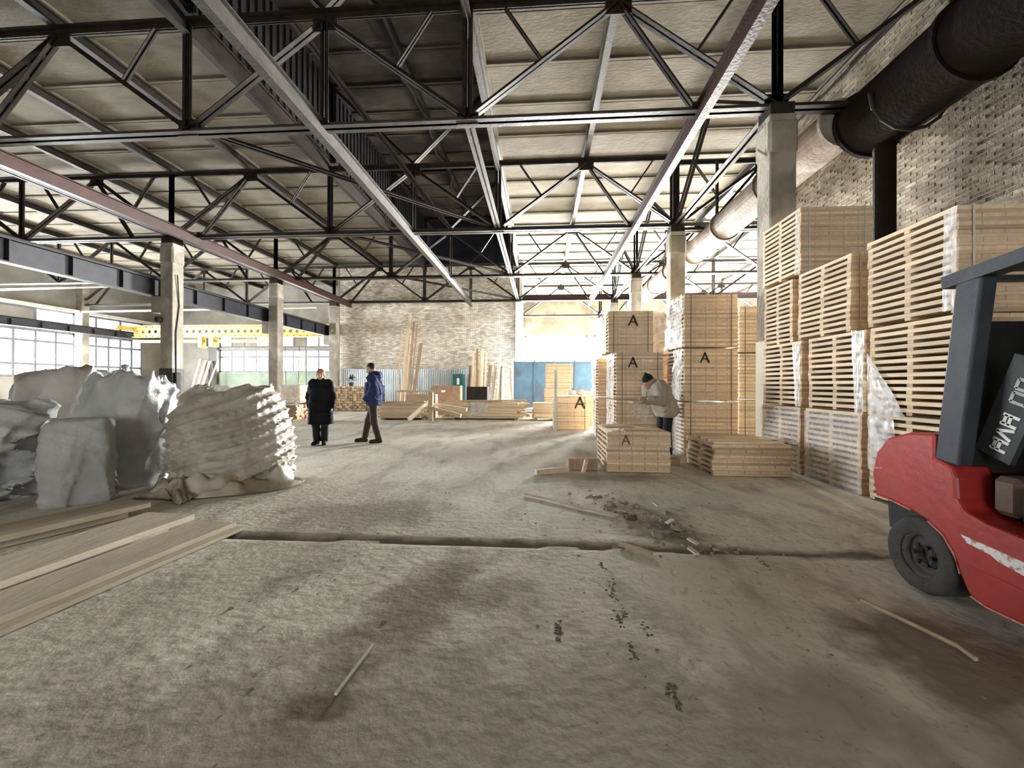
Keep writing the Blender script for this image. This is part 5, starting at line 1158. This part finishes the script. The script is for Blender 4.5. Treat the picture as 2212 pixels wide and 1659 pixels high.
# man in a blue jacket, seen from his left side, looking down
def jacket(hood):
    def fn(g, J, q):
        for s in 'LR': g.chain([J['sh' + s], J['el' + s], np.array(J['wr' + s])], [.09, .08, .06], .04)
        for a in (-1, 0, 1): g.cone(q['pel'] + q['ax'] * a * .09 + [0, 0, -.03], q['ch'] + q['ax'] * a * .09, .15, .16, .05)
        g.cone(q['ch'] * .45 + q['pel'] * .55 + [0, .07, 0], q['ch'] + [0, .05, 0], .14, .12, .06)
        g.cone(np.array(J['shL']), np.array(J['shR']), .09, .09, .06); g.cone(q['sh'] + [0, -.02, .02], q['sh'] + [0, .0, .09], .09, .085, .03)
        if hood: g.cone(q['sh'] + q['ax'] * .07 - [0, .09, -.08], q['sh'] - q['ax'] * .07 - [0, .09, -.08], .075, .075, .04)
        wrinkle(g, 8, .008); X, Y, Z = g.grid(); g.V -= (.013 * creases(X, Y, Z, 4, 8, 9, 20)).astype(np.float32); clipz(g, q['pel'][2] - .12)
    return fn
Jm = std(1.035, .1)
Jm['head'] = (0, .075, 1.70); Jm['elL'] = (-.27, -.08, 1.2); Jm['wrL'] = (-.2, .12, 1.02); Jm['elR'] = (.27, -.08, 1.2); Jm['wrR'] = (.2, .12, 1.02)
Jm['hdirL'] = (.35, .55, -.8); Jm['hdirR'] = (-.35, .55, -.8)
Jm['ankR'] = (.1, .24, .085); Jm['kneeR'] = (.1, .15, .5); Jm['toeR'] = (.1, .42, .035); Jm['ankL'] = (-.09, -.14, .085); Jm['kneeL'] = (-.1, -.03, .5); Jm['toeL'] = (-.14, .02, .035)
def hair_cap(g, J, q):
    g.ell(q['hc'] + q['up'] * .045 - q['f'] * .02, (.09, .108, .1), .0, .1, q['Rm'])
    X, Y, Z = g.grid(); d = (X - q['hc'][0]) * q['f'][0] + (Y - q['hc'][1]) * q['f'][1] + (Z - q['hc'][2]) * q['f'][2]; u = (X - q['hc'][0]) * q['up'][0] + (Y - q['hc'][1]) * q['up'][1] + (Z - q['hc'][2]) * q['up'][2]
    g.V = np.maximum(g.V, np.minimum(d + .01, .07 - u).astype(np.float32)); wrinkle(g, 6, .004, 60, 120)
def beard(g, J, q):
    g.ell(q['hc'] - q['up'] * .07 + q['f'] * .045, (.06, .055, .05), .0, .1, q['Rm']); X, Y, Z = g.grid(); u = (X - q['hc'][0]) * q['up'][0] + (Y - q['hc'][1]) * q['up'][1] + (Z - q['hc'][2]) * q['up'][2]; g.V = np.maximum(g.V, (u + .055).astype(np.float32))
person('man with dark hair in a blue jacket and brown trousers, head bowed', (-3.86, 9.4, 0), PI / 2 + .12, Jm, None,
       [('jacket', jacket_blue, jacket(True)), ('trousers', trouser_brown, legs(.105, .085, .07, .09)), ('boots', boot_m, shoes(.14)), ('hair', hair_dark, hair_cap), ('beard', hair_dark, beard)], (0, 1, -.42))
# worker in a beige jacket, bending over the low stack with a piece of wood in his hands
Jk = std(1.0, .11)
for k_, v_ in dict(chest=(0, .14, 1.2), shL=(-.19, .24, 1.33), shR=(.19, .24, 1.33), head=(0, .36, 1.40), pelvis=(0, -.03, .93), hipL=(-.09, -.03, .88), hipR=(.09, -.03, .88), elL=(-.27, .26, 1.06), elR=(.27, .22, 1.06),
                   wrL=(-.10, .48, 1.08), wrR=(.12, .46, 1.05), hdirL=(.25, .9, .0), hdirR=(-.3, .9, .05), hpalL=(.3, 0, -1), hpalR=(-.3, 0, -1)).items(): Jk[k_] = v_
def work_jacket(g, J, q):
    for s in 'LR': g.chain([J['sh' + s], J['el' + s], np.array(J['wr' + s]) * .75 + np.array(J['el' + s]) * .25], [.1, .085, .062], .04)
    for a in (-1, 0, 1): g.cone(q['pel'] + q['ax'] * a * .1 + [0, 0, -.06], q['ch'] + q['ax'] * a * .1, .17, .165, .06)
    g.cone(np.array(J['shL']), np.array(J['shR']), .1, .1, .06); g.cone(q['sh'] + [0, .02, .02], q['sh'] + [0, .07, .06], .09, .08, .03); wrinkle(g, 9, .008); X, Y, Z = g.grid(); g.V -= (.02 * creases(X, Y, Z, 6, 8, 8, 18)).astype(np.float32); clipz(g, q['pel'][2] - .2)
def beanie(g, J, q):
    g.ell(q['hc'] + q['up'] * .06 - q['f'] * .012, (.092, .11, .11), .0, .1, q['Rm']); g.cone(q['hc'] + q['up'] * .16 - q['f'] * .02, q['hc'] + q['up'] * .19 - q['f'] * .02, .025, .02, .03)
    X, Y, Z = g.grid(); u = (X - q['hc'][0]) * q['up'][0] + (Y - q['hc'][1]) * q['up'][1] + (Z - q['hc'][2]) * q['up'][2]; g.V = np.maximum(g.V, (.04 - u).astype(np.float32))
person('worker in a beige jacket and black beanie bending over wood', (2.4, 8.3, 0), PI / 2 + .35, Jk, None,
       [('jacket', jacket_beige, work_jacket), ('trousers', trouser_black, legs(.1, .08, .07, .08)), ('boots', black, shoes(.14)), ('beanie', beanie_m, beanie)], (0.1, 1, -.55))
hp = Vector((2.4, 8.3, 0)) + Matrix.Rotation(PI / 2 + .35, 3, 'Z') @ Vector((.0, .56, 1.04))
lone('short board held in the bending worker\'s hands', hp + Vector((-.17, .0, -.015)), hp + Vector((.1, .12, .01)), .16, .03, 'held_board', 'board', wood_x)
